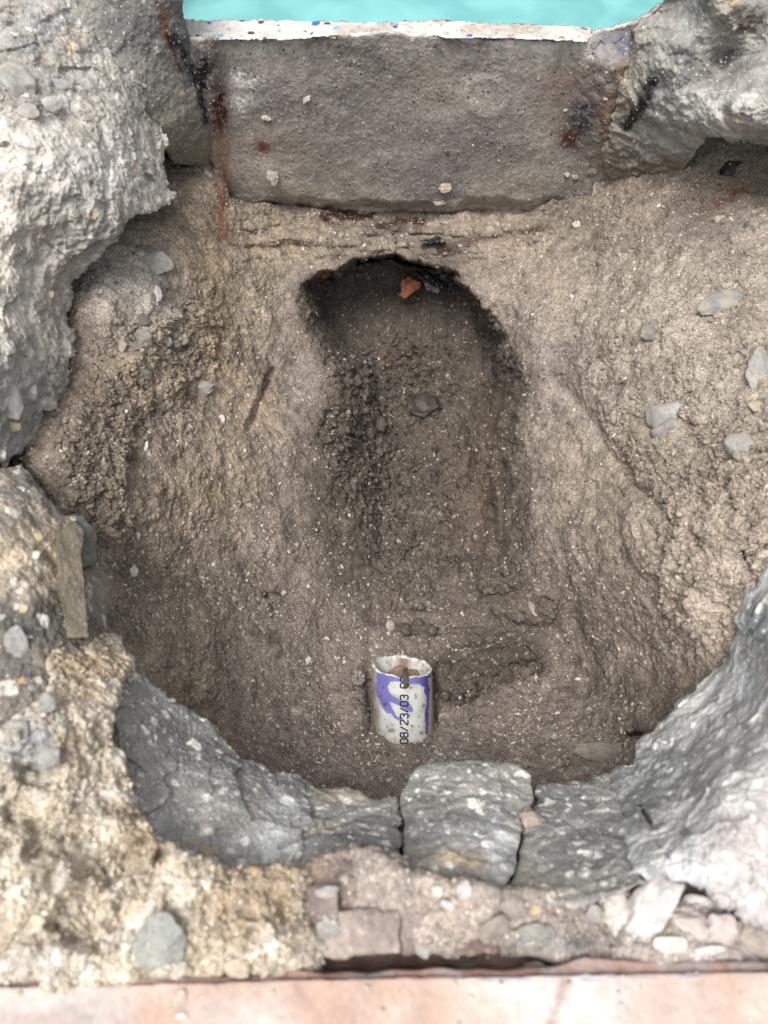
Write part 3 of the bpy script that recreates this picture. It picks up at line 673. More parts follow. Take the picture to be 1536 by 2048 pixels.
relief('concrete_chunk', Dp, tps([(850,1530,-.135),(1000,1522,-.14),(1060,1560,-.13),(810,1600,-.11),(900,1650,-.07),(1030,1650,-.075),(960,1790,-.018),(820,1750,-.03),(1000,1770,-.018)]),
       rock_col(C3(168, 167, 160), C3(186, 183, 175), C3(138, 139, 135), 8, AGG, ex_D), rock_disp(.006, .0016, .0006, 0, 90, 8, .008), M_DARKC, step=1.8, edge_w=8, edge_r=.007, thick=.10, rag=5,
       label='dark grey concrete block in the middle of the lower rim, directly below the white pipe', cat='concrete chunk')
def ex_E1(b, P, U, V, n1, n2, n3):
    b = lerp(b, C3(206, 192, 164), np.clip(.8*blob(U, V, 1045, 1765, 40, 20, 0)*(1+n2), 0, 1))
    b = lerp(b, C3(180, 174, 162), np.clip(.8*sstep(1710, 1790, V)*(1+n2), 0, 1))
    return b
E1p = [(1074,1566),(1130,1568),(1180,1566),(1215,1548),(1235,1600),(1262,1680),(1290,1760),(1240,1790),(1150,1810),(1080,1805),(1015,1800),(1030,1745),(1044,1700),(1048,1650),(1072,1604)]
relief('concrete_chunk', E1p, tps([(1080,1565,-.14),(1200,1560,-.135),(1100,1680,-.065),(1040,1780,-.02),(1200,1780,-.018),(1230,1650,-.07),(1270,1750,-.01)]),
       rock_col(C3(168, 167, 161), C3(186, 184, 176), C3(140, 141, 137), 9, AGG, ex_E1), rock_disp(.006, .0016, .0006, 0, 90, 9, .008), M_DARKC, step=1.8, edge_w=8, edge_r=.007, thick=.10, rag=5,
       label='dark grey speckled concrete piece of the lower rim, right of the middle block', cat='concrete chunk')
def ex_E2(b, P, U, V, n1, n2, n3):
    b = lerp(b, C3(158, 162, 160), np.clip(.8*blob(U, V, 1300, 1540, 110, 70, 30), 0, 1))
    b = lerp(b, C3(204, 208, 212), np.clip(.9*blob(U, V, 1480, 1320, 40, 90, 20)*(1+n2), 0, 1))
    b = lerp(b, C3(150, 158, 162), np.clip(.9*blob(U, V, 1510, 1240, 24, 60, 10)*(1+n2), 0, 1))
    b = lerp(b, C3(216, 205, 202), np.clip(1.1*sstep(1330, 1440, U-.25*(V-1650))*sstep(1560, 1680, V-.6*(1536-U)+40)*(1+.5*n2), 0, 1))
    b = lerp(b, C3(226, 228, 230), np.clip(.9*blob(U, V, 1360, 1730, 60, 60)*(1+n2), 0, 1))
    b = lerp(b, C3(192, 198, 196), np.clip(.85*line(U, V, [(1225, 1630), (1262, 1700), (1330, 1770)], 24), 0, 1))
    b = lerp(b, C3(50, 50, 50), np.clip(1.0*line(U, V, [(1278, 1610), (1300, 1645)], 4)+.9*line(U, V, [(1228, 1668), (1240, 1700), (1262, 1735)], 3)+.6*line(U, V, [(1310, 1680), (1345, 1725)], 3), 0, 1))
    return b
def disp_E2(P, U, V, S):
    h = rock_disp(.008, .002, .0008, .0008, 60, 10, .009)(P, U, V, S)
    h = h-.006*line(U, V, [(1278, 1606), (1302, 1648)], 5)-.005*line(U, V, [(1226, 1664), (1240, 1700), (1264, 1738)], 4)
    return h
E2p = [(1208,1562),(1232,1545),(1262,1520),(1282,1482),(1325,1432),(1368,1398),(1402,1368),(1438,1330),(1448,1290),(1470,1250),(1488,1205),(1515,1150),(1540,1100),(1620,1060),(1780,1040),(1780,1880),(1540,1872),(1480,1835),(1420,1795),(1370,1765),(1300,1765),(1262,1745),(1240,1690),(1218,1620)]
relief('concrete_chunk', E2p, tps([(1215,1560,-.135),(1260,1520,-.14),(1330,1430,-.14),(1440,1330,-.12),(1490,1210,-.09),(1536,1120,-.07),(1536,1300,-.03),(1450,1450,-.06),(1350,1550,-.08),(1300,1720,-.01),(1450,1600,.005),(1600,1400,.01),(1250,1640,-.07),(1700,1700,.02),(1500,1850,.0),(1700,1100,0)]),
       rock_col(C3(196, 195, 190, .7), C3(210, 208, 203, .7), C3(174, 174, 170), 10, AGG, ex_E2), disp_E2, M_CONC, step=1.9, edge_w=14, edge_r=.010, thick=.10, rag=11, ragscale=.03,
       label='big pale grey speckled concrete mass at the right of the lower rim, dusted white', cat='concrete chunk')

# ---- rubble bed in front of the rim, sandy mortar at the left
def rb_col(P, U, V, S, h):
    n1 = fbm(P, 22, 4, 400); n2 = fbm(P, 90, 4, 401); n3 = fbm(P, 330, 3, 402)
    sand = sstep(660, 560, U+30*n1)
    b = np.broadcast_to(C3(186, 170, 158), P.shape).astype(f32)
    b = lerp(b, C3(198, 180, 164), sstep(0, .6, n1)); b = lerp(b, C3(150, 128, 118), sstep(.1, .7, -n1)*.8)
    s = np.broadcast_to(C3(226, 208, 178), P.shape).astype(f32)
    s = lerp(s, C3(214, 208, 198), sstep(.1, .6, fbm(P, 16, 3, 403))*.7)
    s = lerp(s, C3(236, 224, 206), sstep(0, .5, n2)); s = lerp(s, C3(200, 176, 142), sstep(0, .6, -n1))
    b = lerp(b, s, sand)
    b = lerp(b, C3(222, 214, 206), np.clip(.8*blob(U, V, 30, 1930, 140, 40)*(1+n2), 0, 1))
    b = lerp(b, C3(168, 170, 168), np.clip(.8*blob(U, V, 60, 1500, 80, 60)*(1+n2), 0, 1))
    b = lerp(b, C3(204, 196, 200), np.clip(.7*sstep(1300, 1500, U)*(1+.5*n2), 0, 1))
    b = lerp(b, C3(158, 154, 148), np.clip(.7*blob(U, V, 1120, 1880, 120, 30)*(1+n2), 0, 1))
    b = b*(1+.18*n2+.24*n3)[..., None]
    b = aggregate(b, P, 100, .18, .36, C3(236, 226, 208), 405, .6)
    b = aggregate(b, P, 230, .25, .36, C3(236, 226, 208), 406, .6)
    return b
def rb_disp(P, U, V, S):
    W = P+.005*np.stack([vnoise(P, 80, s) for s in (71, 72, 73)], -1)
    sand = sstep(680, 560, U)
    h = .012*fbm(P, 18, 3, 410)+.003*fbm(P, 80, 3, 411)
    a = .55+.45*sand
    for sc, am, sd_ in ((24, .013, 411), (46, .008, 412), (100, .0055, 413), (220, .0034, 414), (420, .0016, 416)):
        f1, f2, hid = worley(W, sc, sd_)
        h = h+a*am*np.sqrt(np.clip(1-(f1/.8)**2, 0, 1))*(.2+.8*hid)
    pits = sstep(.35, .7, fbm(W, 26, 3, 415))*sand
    h = h-.015*pits
    h = h*np.where(V > 1900, np.interp(V, [1900, 1960], [1, .5]), 1)
    return h.astype(f32)
RB = [(-230,1470),(20,1460),(80,1400),(100,1330),(120,1285),(180,1268),(240,1285),(262,1330),(230,1400),(215,1470),(256,1560),(296,1655),(360,1712),(470,1738),(560,1742),(620,1720),(690,1688),(760,1700),(830,1742),(960,1775),(1100,1775),(1200,1770),(1400,1770),(1780,1800),(1780,1938),(1536,1938),(1300,1938),(1120,1934),(1080,1914),(1000,1908),(900,1908),(800,1904),(700,1908),(650,1900),(642,1955),(612,1975),(560,1958),(500,1944),(400,1950),(300,1955),(255,1985),(150,1992),(0,1986),(-230,1990)]
RBR = relief('rubble', RB, tps([(-200,1330,.0),(0,1320,.0),(150,1290,-.05),(240,1300,-.08),(200,1400,-.03),(0,1450,.005),(230,1530,-.03),(100,1700,.01),(250,1720,-.005),(350,1720,-.012),(0,1900,.0),(300,1900,-.005),(600,1950,-.018),(480,1738,-.015),(500,1830,-.005),(620,1720,-.02),(700,1800,-.012),(700,1890,-.02),(850,1755,-.008),(960,1785,-.004),(1000,1820,-.01),(1000,1900,-.025),(1200,1770,-.03),(1400,1850,-.01),(1500,1910,-.02),(1400,1780,-.03),(-200,1700,0.01),(1700,1850,0),(-200,1950,0)]),
       rb_col, rb_disp, M_SAND, step=1.8, edge_w=14, edge_r=.014, thick=.05, rag=9, ragscale=.03, kind='structure')

# ---- bricks under the rim, coping tile
def brick(poly, c, label, z, seed):
    return relief('clay_brick', poly, tps([(poly[0][0], poly[0][1], z), (poly[1][0], poly[1][1], z), (poly[2][0], poly[2][1], z-.006), (poly[3][0], poly[3][1], z-.006)]),
       rock_col(c, C3(186, 168, 154), C3(140, 112, 100), seed, [(150, .3, .36, C3(210, 196, 180), .7), (300, .3, .36, C3(200, 186, 170), .6)]), rock_disp(.004, .002, .0006, .002, 110, seed), M_TILE, step=1.9, edge_w=5, edge_r=.003, thick=.03, rag=6,
       label=label, cat='brick')
brick([(628,1818),(798,1822),(800,1912),(632,1916)], C3(158, 140, 130), 'dusty reddish brown brick in the bottom bed, left of the thin dark joint', -.004, 20)
brick([(806,1822),(985,1846),(1000,1908),(806,1911)], C3(164, 146, 136), 'dusty reddish brown brick in the bottom bed, right of the thin dark joint', -.004, 21)
brick([(612,1778),(668,1770),(672,1842),(622,1846)], C3(140, 122, 116), 'small grey brown brick end beside the small grey stone in the bottom bed', .002, 22)
tile = bpy.data.objects.new('coping_tile', None); COL.objects.link(tile); tile.location = (0, -.08, -.03)
tag(tile, 'pink coping tile along the bottom edge, with a red brown clay edge', 'tile')
def tl_col(P, U, V, S, h):
    n1 = fbm(P, 12, 4, 500); n2 = fbm(P, 60, 4, 501)
    b = np.broadcast_to(C3(222, 196, 182), P.shape).astype(f32)
    b = lerp(b, C3(214, 174, 152), sstep(0, .5, n1)); b = lerp(b, C3(224, 210, 206), sstep(0, .5, -n1))
    b = lerp(b, C3(216, 208, 202), np.clip(sstep(330, 150, U+40*n2), 0, 1)*.8)
    b = lerp(b, C3(176, 140, 130), np.clip(.6*line(U, V, [(592, 1975), (650, 2048)], 9)*(1+n2)+.5*line(U, V, [(1130, 1965), (1100, 2060)], 12)*(1+n2)+.5*blob(U, V, 60, 2040, 120, 20), 0, 1))
    b = lerp(b, C3(110, 140, 210), np.clip(.8*line(U, V, [(960, 1960), (1060, 1960)], 2.5)+1*line(U, V, [(1165, 1960), (1200, 1959)], 3)+.9*line(U, V, [(1215, 1956), (1400, 1952)], 2.0), 0, 1)*(.6+.6*n2))
    b = b*(1+.07*n2)[..., None]
    return b
TL = [(-230,1978),(280,1968),(640,1958),(1000,1953),(1536,1944),(1780,1940),(1780,2260),(-230,2260)]
TLR = relief('tile_top', TL, lambda U, V: 0*U+.004, tl_col, lambda P, U, V, S: (.0012*fbm(P, 20, 3, 510)+.0005*fbm(P, 200, 3, 511)).astype(f32), M_TILE, step=3, edge_w=5, edge_r=.003, thick=.02, rag=1.5, parent=tile)
TE = [(-230,1968),(270,1956),(560,1950),(640,1908),(800,1902),(1000,1900),(1100,1906),(1300,1922),(1536,1924),(1780,1920),(1780,1956),(1536,1960),(1000,1969),(640,1974),(270,1983),(-230,1992)]
relief('tile_edge', TE, lambda U, V: -.002-.036*sstep(6, -4, V-np.interp(U, [-230, 270, 640, 1000, 1130, 1200, 1780], [1950, 1940, 1940, 1934, 1926, 1900, 1900])-3*np.sin(U*.02)-2*np.sin(U*.07)), rock_col(C3(186, 142, 124), C3(196, 158, 142), C3(150, 112, 100), 23, None, lambda b, P, U, V, n1, n2, n3: lerp(b, C3(168, 160, 156), np.clip(sstep(.0, .5, n2+.3*sstep(1000, 1400, U)), 0, 1)*.6)), rock_disp(.002, .001, .0004, 0, 90, 23), M_TILE, step=2, edge_w=5, edge_r=.006, thick=.03, rag=3, parent=tile)

# ================================================================== STONES AND FRAGMENTS
def ico(sub):
    bm = bmesh.new(); bmesh.ops.create_icosphere(bm, subdivisions=sub, radius=1.0)
    v = np.array([x.co[:] for x in bm.verts], f32); f = np.array([[q.index for q in p.verts] for p in bm.faces], np.int32); bm.free()
    return v, f
ICO = {k: ico(k) for k in (1, 2, 3, 4, 5)}
def stone_shape(sub, seed, angular=.6, rough=.10):
    v, f = ICO[sub]; r = np.random.default_rng(seed)
    p = v.copy().astype(np.float64)
    if angular > 0:
        for k in range(int(6+10*angular)):
            nn = r.normal(size=3); nn /= np.linalg.norm(nn)
            hh = r.uniform(.62, .88)
            dd = p@nn
            p = np.where((dd > hh)[:, None], p-(dd-hh)[:, None]*nn*.92, p)
    p = p*(1+rough*fbm(v+seed*3.1, 1.6, 3, seed)[:, None])+.035*rough*10*.3*fbm(v+seed, 6, 3, seed+1)[:, None]*v
    p /= np.abs(p).max(0)
    return p.astype(f32), f
STONE_N = 0
def stone(u, v, w, h, ang, col, label, name='stone', cat='stone', group=None, flat=.55, angular=.6, sub=4, embed=.35, mat=None, rough=.10, tilt=.5, col2=None, dust=1.0):
    """w, h in photo pixels; rests on whatever surface lies there"""
    global STONE_N; STONE_N += 1
    t = top_at(u, v)
    d, nrm, pt = t
    s = d/F/2
    p, f = stone_shape(sub, 1000+STONE_N*7, angular, rough)
    a = math.radians(ang); ca, sa = math.cos(a), math.sin(a)
    x = p[:, 0]*w*s; y = p[:, 1]*h*s; z = p[:, 2]*min(w, h)*s*flat
    x, y = x*ca-y*sa, x*sa+y*ca
    nz = -FW*(1-tilt)+nrm*tilt; nz /= np.linalg.norm(nz)
    ax = RT-nz*(RT@nz); ax /= np.linalg.norm(ax); ay = np.cross(nz, ax)
    cen = CAM+ray(np.array(float(u)), np.array(float(v)))*d + nz*min(w, h)*s*flat*(1-2*embed)
    W = cen+x[:, None]*ax+y[:, None]*ay+z[:, None]*nz
    n1 = fbm(W, 120, 3, STONE_N); n2 = fbm(W, 500, 3, STONE_N+1)
    col = np.asarray(col); lum_ = col@np.array([.2126, .7152, .0722], f32)
    if col[2] > col[0]*.97: col = (lum_+(col-lum_)*.25)*np.array([1.03, 1.0, .95])
    c = col*(1+.18*n1+.16*n2)[:, None]
    c = lerp(c, C3(176, 162, 144), np.clip(.15+.9*n1+sstep(.1, -.6, p[:, 2])*.7, 0, .75)*dust) if mat is not M_SHELL else c
    if col2 is not None: c = lerp(c, col2, sstep(0, .4, n1))
    return mesh_obj(name, W, f, mat or M_STONE, c, label=label, cat=cat, group=group)
GR = C3(150, 153, 156); BG = C3(182, 187, 194); DG = C3(104, 104, 104); LG = C3(200, 198, 192)
PW = C3(226, 220, 212); PK = C3(216, 200, 192); TN = C3(196, 172, 138); YL = C3(228, 206, 150)
S_ = [
 # on the pale slab, upper left
 (32,170,76,92,0,BG,'round pale blue grey stone set in the top left slab at the picture edge'),
 (100,212,58,34,10,LG,'flat pale stone right of the round blue grey stone on the upper left slab'),
 (55,225,48,38,0,BG,'small pale blue stone just under the round one on the upper left slab'),
 (118,170,60,30,-10,C3(184,182,180),'grey stone above the flat pale stone on the upper left slab'),
 (22,800,44,84,8,BG,'tall pale blue stone low on the left slab by the picture edge'),
 (58,790,36,48,-20,C3(198,200,206),'pale blue grey stone wedged right of the tall one low on the left slab'),
 (95,808,36,30,0,BG,'small bluish stone at the lower right corner of the left slab'),
 (20,852,44,30,8,C3(226,214,170),'cream yellow stone below the tall pale blue one on the left slab'),
 (100,590,26,18,0,YL,'small yellow pebble in the middle of the left slab'),
 # left soil
 (312,528,52,44,30,C3(172,174,174),'pale grey angular stone high on the left soil bank, topmost of the column of stones'),
 (322,560,34,24,-20,C3(140,140,138),'flat grey stone between the pale angular stone and the cream chip on the left bank'),
 (311,584,20,34,10,PW,'cream chip upright on the left bank below the pale angular stone'),
 (283,642,30,26,0,C3(122,116,108),'small brown grey stone on top of the dark stone cluster on the left bank'),
 (286,676,42,38,0,C3(138,136,132),'rounded grey stone in the middle of the dark cluster on the left bank'),
 (308,672,22,26,20,C3(130,126,120),'small grey stone touching the right of the cluster on the left bank'),
 (327,682,32,24,-30,PW,'white broken shell lump right of the dark cluster on the left bank'),
 (290,704,22,20,0,C3(128,124,118),'small grey pebble at the foot of the dark cluster on the left bank'),
 (306,702,20,18,0,C3(146,142,136),'pale grey pebble at the foot of the dark cluster, right one'),
 (244,697,18,28,-20,C3(176,164,146),'narrow tan pebble left of the dark cluster on the left bank'),
 (318,727,22,16,0,PW,'small cream pebble below the dark cluster on the left bank'),
 (275,745,56,44,-15,C3(118,116,112),'large dark grey angular stone below the cluster on the left bank'),
 (402,775,50,28,8,C3(166,170,166),'flat pale green grey stone alone on the middle of the left bank'),
 (232,800,28,22,10,C3(204,192,176),'pale tan pebble on the brown crumbly soil at left'),
 (236,924,30,22,0,C3(150,146,142),'grey pebble on the crumbly soil near the left rim'),
 (152,928,12,26,-10,C3(204,176,150),'thin pinkish sliver standing in the soil near the left rim'),
 (98,872,10,24,20,C3(214,200,184),'thin pale sliver in the dark soil under the left slab'),
 (290,898,8,28,-20,PW,'thin white shell sliver on the left bank'),
 (444,838,10,20,10,PW,'thin white shell chip low on the left bank beside the groove'),
 # right soil
 (1305,664,46,40,0,C3(128,128,126),'rounded dark grey pebble on the upper right soil bank'),
 (1342,661,32,22,0,C3(176,168,154),'small tan pebble touching the rounded grey one on the right bank'),
 (1332,832,74,66,15,C3(172,178,186),'large blue grey angular stone on the right bank, upper half of the broken pair'),
 (1340,862,60,40,25,C3(150,152,156),'grey broken stone tucked under the large blue grey one on the right bank'),
 (1488,893,74,56,20,C3(162,164,168),'blue grey ridged stone near the right edge below the large one'),
 (1445,888,28,30,0,C3(188,170,146),'tan lump left of the ridged stone at right'),
 (1520,742,56,92,-10,C3(170,172,170),'tall pale grey stone half cut by the right picture edge'),
 (1520,815,46,22,0,C3(206,180,152),'flat tan stone under the tall pale stone at the right edge'),
 (1339,1196,32,26,10,C3(120,120,122),'small dark grey pebble low on the right bank'),
 (1440,610,80,44,20,C3(160,158,160),'low grey dusty stone high on the right bank'),
 (1475,1215,26,34,0,C3(130,122,114),'grey brown stone beside the pale concrete at the right rim'),
 (1455,345,56,54,0,C3(58,60,58),'black lumpy stone under the upper right overhang'),
 (1508,455,40,36,0,C3(120,114,110),'grey stone near the right edge below the overhang'),
 (1440,440,26,22,0,C3(196,180,140),'yellowish pebble below the overhang in the upper right'),
 (1485,282,16,26,10,PW,'white chip hanging at the lip of the upper right concrete'),
 # stuck on the wall
 (615,198,14,24,-40,PW,'white chip stuck on the left half of the pool wall'),
 (533,236,20,12,0,C3(226,214,190),'small cream crumb stuck on the pool wall lower left of the white chip'),
 (889,376,32,22,10,C3(214,198,164),'cream mortar crumb at the bottom middle of the pool wall'),
 (878,405,30,14,0,C3(206,194,172),'flat pale crumb just below the cream crumb at the wall foot'),
 (1134,348,14,12,0,WHT,'white square chip at the right foot of the pool wall'),
 (1151,352,16,14,0,C3(196,180,158),'tan pebble touching the white square chip at the wall foot'),
 (1213,197,12,8,30,WHT,'white chip on the rusty right corner of the wall'),
 (1131,219,14,8,20,PW,'cream chip beside the dark patch on the right of the wall'),
 (895,305,9,9,0,C3(60,58,58),'tiny black pebble set in the middle of the wall'),
 (545,352,26,42,10,C3(204,194,182),'pale upright mortar lump at the lower left of the pool wall'),
 (415,350,26,18,-30,C3(206,196,180),'pale angular chip in the left corner under the wall'),
 (1155,448,22,16,0,PW,'white shell lump on the lip below the right of the wall'),
 (893,445,14,9,0,PW,'white pebble on the soil lip below the wall'),
 # white rocks, lower right
 (1227,1816,58,94,-8,C3(218,212,204),'cream upright rock, leftmost of the white rocks at lower right'),
 (1302,1826,146,78,38,C3(222,212,208),'largest white oblong rock at lower right, leaning diagonally'),
 (1391,1808,70,34,-4,C3(220,214,210),'flat white rock at the upper right of the largest white rock'),
 (1374,1850,80,46,-12,C3(212,196,188),'pinkish angular rock below the flat white rock'),
 (1434,1856,66,66,20,C3(208,188,182),'pink dusty rock right of the pinkish angular one'),
 (1338,1886,62,28,-4,C3(222,216,208),'small white wedge rock beneath the largest white rock'),
 (1414,1902,68,18,8,C3(210,202,196),'thin pale flake at the foot of the white rocks'),
 (1506,1876,90,62,-30,C3(192,176,162),'tan rock at the lower right picture edge'),
 (1458,1908,52,26,-20,C3(196,176,168),'small pinkish wedge at the edge of the slot, far right'),
 # bottom bed
 (875,1781,32,26,-10,WHT,'round white pebble in the middle of the bottom bed'),
 (928,1781,34,34,20,C3(222,208,206),'pinkish white triangular stone right of the round white pebble'),
 (896,1811,40,24,-15,C3(222,204,202),'pink white wedge stone below the round white pebble'),
 (848,1898,40,34,-25,C3(178,180,176),'pale grey triangular stone at the edge of the dark slot'),
 (986,1846,68,58,10,C3(170,156,142),'rounded brown grey stone in the bottom bed'),
 (1026,1814,68,48,0,C3(174,160,146),'dusty tan stone above the rounded brown grey one'),
 (1122,1816,80,48,-18,C3(178,160,148),'long brownish stone right of the yellow lump'),
 (1066,1817,34,26,0,C3(224,196,148),'yellow lump between two brownish stones in the bottom bed'),
 (1066,1866,96,56,5,C3(168,164,156),'broad grey stone below the yellow lump'),
 (1188,1826,30,32,0,C3(186,180,174),'small grey stone left of the cream upright rock'),
 (934,1934,52,18,4,C3(168,162,158),'thin grey flake lying in the dark slot'),
 (1068,1932,46,16,0,C3(164,154,148),'brownish flake lying at the right end of the dark slot'),
 (324,1872,122,148,-34,C3(172,176,168),'large smooth pale grey green stone in the sandy rubble at lower left'),
 (659,1843,54,58,20,C3(178,182,180),'small smooth pale grey stone right of the crumbly sand'),
 (655,1782,52,28,10,C3(178,176,178),'flat grey stone above the small smooth pale one'),
 (476,1932,62,44,-20,C3(220,200,168),'cream pebble with a notch at the bottom of the sandy rubble'),
 (560,1944,36,36,0,C3(220,200,172),'round cream pebble near the lower edge of the sandy rubble'),
 (360,1994,26,34,-10,C3(228,208,186),'cream pebble lying on the pink tile'),
 (362,2031,26,16,0,C3(226,210,196),'small cream chip on the pink tile below the pebble'),
 (1242,2011,12,18,-30,C3(226,212,200),'small white chip on the right part of the pink tile'),
 (510,1748,30,28,0,C3(212,182,130),'ochre lump at the lower edge of the large dark piece'),
 # left side
 (34,1286,44,76,12,C3(166,172,178),'blue grey oblong stone set in dark concrete at the left edge'),
 (68,1114,22,30,-30,WHT,'white shell piece in the left concrete'),
 (76,1075,24,20,0,YL,'yellow pebble in the left concrete above the white shell piece'),
 (92,1240,16,26,20,PW,'white oval shell left of the lower end of the upright slab'),
 (130,1252,14,28,-10,PW,'white crescent shell touching the lower end of the upright slab'),
 (48,1216,22,24,0,C3(206,188,146),'tan round pebble above the blue grey oblong stone'),
 (98,1512,70,58,10,C3(176,180,180),'pale blue grey stone in the sand at the left edge'),
 (25,1462,80,50,0,C3(180,184,184),'grey stone at the left edge above the sandy mound'),
 (96,1408,36,50,0,C3(176,178,170),'pale grey upright stone between sand and the large dark piece'),
 (272,1070,18,28,20,PW,'white shell chip at the left bank, beside a dark grey pebble'),
 (262,1058,18,30,10,C3(92,90,88),'dark grey pebble beside the white shell chip at left'),
 (265,1141,22,30,20,C3(226,218,206),'curled white shell near the left rim'),
 (342,1402,20,12,0,WHT,'white chip at the very edge of the large dark piece'),
 # pit
 (615,1322,12,20,-20,PW,'white oval shell on the soil left of the pipe'),
 (567,1185,14,12,0,C3(214,206,194),'small round white pebble by the crack left of the trench'),
 (343,1325,18,22,0,C3(176,170,158),'grey white shell lump on the left bank low down'),
 (848,812,62,44,-8,C3(74,66,60),'smooth dark stone embedded in the middle of the trench'),
 (765,1000,18,16,0,C3(84,84,88),'small blackish pebble low in the trench'),
 (857,1504,22,18,0,C3(92,92,96),'small dark pebble on the soil in front of the pipe'),
 (1222,1504,150,50,-3,C3(150,142,128),'long flat tan stone half buried at the foot of the pit beside the right rim'),
 (1062,1650,52,66,-10,C3(196,172,158),'pinkish crumbly lump between the middle block and its right neighbour'),
 (1086,1688,24,22,0,WHT,'white shell bit at the foot of the pinkish crumbly lump'),
 (415,1712,44,38,0,C3(206,184,150),'tan crumb clump on the large dark piece'),
 (1273,1472,34,16,0,C3(70,66,62),'black wet clod beside the right rim low in the pit'),
]
FLATS = {'sliver': .6}
for row in S_:
    u, v, w, h, a, c, lab = row
    big = max(w, h) > 60
    ang = .95 if ('angular' in lab or 'chip' in lab or 'triang' in lab or 'wedge' in lab or 'slab' in lab) else .45
    if ang < .9: ang = .7
    if 'round' in lab or 'pebble' in lab: ang = .25
    crumb = ('crumb' in lab or 'lump' in lab or 'clump' in lab or 'clod' in lab)
    kind = 'stone'
    if 'shell' in lab: kind = 'shell'
    elif 'pebble' in lab: kind = 'pebble'
    elif 'rock' in lab: kind = 'rock'
    elif crumb: kind = 'mortar_lump' if 'clod' not in lab else 'soil_clod'
    elif 'chip' in lab or 'flake' in lab or 'sliver' in lab: kind = 'chip'
    if kind == 'rock': c = c*1.05; w, h, ang = w*1.2, h*1.2, .35
    elif 240 < u < 1536 and 500 < v < 1000: w, h = w*1.25, h*1.25
    fl = .5 if 'flat' not in lab and 'flake' not in lab and 'thin' not in lab else .35
    grp = None
    if kind == 'rock': grp = 'white rocks piled at the lower right'
    elif kind in ('stone', 'pebble') and 500 < v < 1300 and u > 1200: grp = 'stones bedded in the right soil bank'
    elif kind in ('stone', 'pebble') and 500 < v < 1000 and 200 < u < 500: grp = 'stones bedded in the left soil bank'
    elif kind in ('stone', 'pebble') and v > 1700: grp = 'stones in the rubble bed along the bottom'
    elif kind in ('stone', 'pebble') and u < 200 and v < 900: grp = 'stones set in the pale slab'
    stone(u, v, w, h, a, c, lab, group=grp, name=kind, cat=kind.replace('_', ' '), flat=fl, angular=0.1 if crumb else ang, sub=5 if max(w, h) > 110 else 4,
          rough=.28 if crumb else .15, embed=(.22 if (kind == 'rock' or v > 1740) else .38), dust=.25 if (kind == 'rock' or 'dark stone emb' in lab or 'blackish' in lab or 'black ' in lab) else (.45 if v > 1740 else 1.0), mat=M_SHELL if 'shell' in lab and not crumb else (M_SAND if crumb else M_STONE), tilt=.45)

# ---- clay clods and fragments in the pit
def clod(poly, z_off, c, label, seed, name='soil_clod', cat='soil clod', thick=.02, lum=.009, w=18, r=.02, mat=None, lsc=75):
    us = np.mean([p[0] for p in poly]); vs = np.mean([p[1] for p in poly])
    dd = SOIL
    def df(U, V):
        i = np.clip(((V-dd['v0'])/dd['step']).astype(int), 0, dd['D'].shape[0]-1); j = np.clip(((U-dd['u0'])/dd['step']).astype(int), 0, dd['D'].shape[1]-1)
        return (z2d(U, V, soilz(U, V))+ (np.median(dd['D'][i, j]-z2d(U, V, soilz(U, V)))) - z_off*1.0 + .004*fbm(np.stack([U, V, U*0], -1), .03, 3, seed))
    return relief(name, poly, df, rock_col(c, c*1.15, c*.8, seed, [(200, .2, .34, C3(190, 178, 164), .6)]), rock_disp(.006, .0035, .0010, lum, lsc, seed), mat or M_SOIL,
                  step=1.6, edge_w=w*1.3 if mat is None else w, edge_r=r*.8, thick=thick, rag=8 if mat is None else 4, ragscale=.05, dmode='d', label=label, cat=cat)
clod([(975,1215),(1000,1190),(1050,1180),(1090,1195),(1118,1212),(1108,1238),(1080,1248),(1040,1246),(1000,1236)], .016, C3(128, 114, 100), 'large dark clay clod with a shell in it, lower right of the trench', 40)
clod([(950,1165),(1000,1150),(1050,1148),(1062,1162),(1040,1178),(1000,1186),(960,1180)], .014, C3(124, 110, 98), 'flat clay clod on top of the large dark one', 41)
clod([(905,1330),(960,1300),(1030,1290),(1072,1306),(1066,1326),(1010,1330),(960,1350),(915,1360)], .014, C3(106, 94, 84), 'cracked dark clay clod right of the pipe', 42)
clod([(965,1345),(1000,1335),(1030,1345),(1028,1360),(990,1366)], .010, C3(108, 96, 86), 'small dark clay clod just below the cracked one', 43)
clod([(872,1330),(905,1322),(925,1350),(915,1385),(885,1395),(870,1370)], .012, C3(110, 98, 88), 'lumpy dark clod touching the right side of the pipe', 44)
clod([(765,1250),(810,1240),(878,1250),(876,1264),(820,1276),(770,1272)], .008, C3(120, 108, 96), 'long crumbly clod above the pipe', 45)
stone(1066, 1218, 14, 36, 20, C3(160, 144, 126), 'brown oval shell set in the large dark clod', name='shell', cat='shell', flat=.4, angular=0, mat=M_SHELL)
stone(780, 1252, 22, 26, 10, C3(176, 160, 144), 'small ribbed shell on the crumbly clod above the pipe', name='shell', cat='shell', flat=.5, angular=0, mat=M_SHELL)
clod([(803,562),(822,555),(845,562),(842,578),(824,588),(808,600),(801,590)], .034, C3(196, 112, 66), 'orange brick fragment under the black plastic at the back of the hollow', 46, 'brick_fragment', 'brick fragment', lum=.0004, w=4, r=.004, mat=M_TILE)
clod([(634,540),(662,535),(664,552),(645,555)], .006, C3(150, 92, 50), 'small rusty brown brick piece under the left of the soil lip', 47, 'brick_fragment', 'brick fragment', lum=.0006, w=4, r=.004, mat=M_TILE)
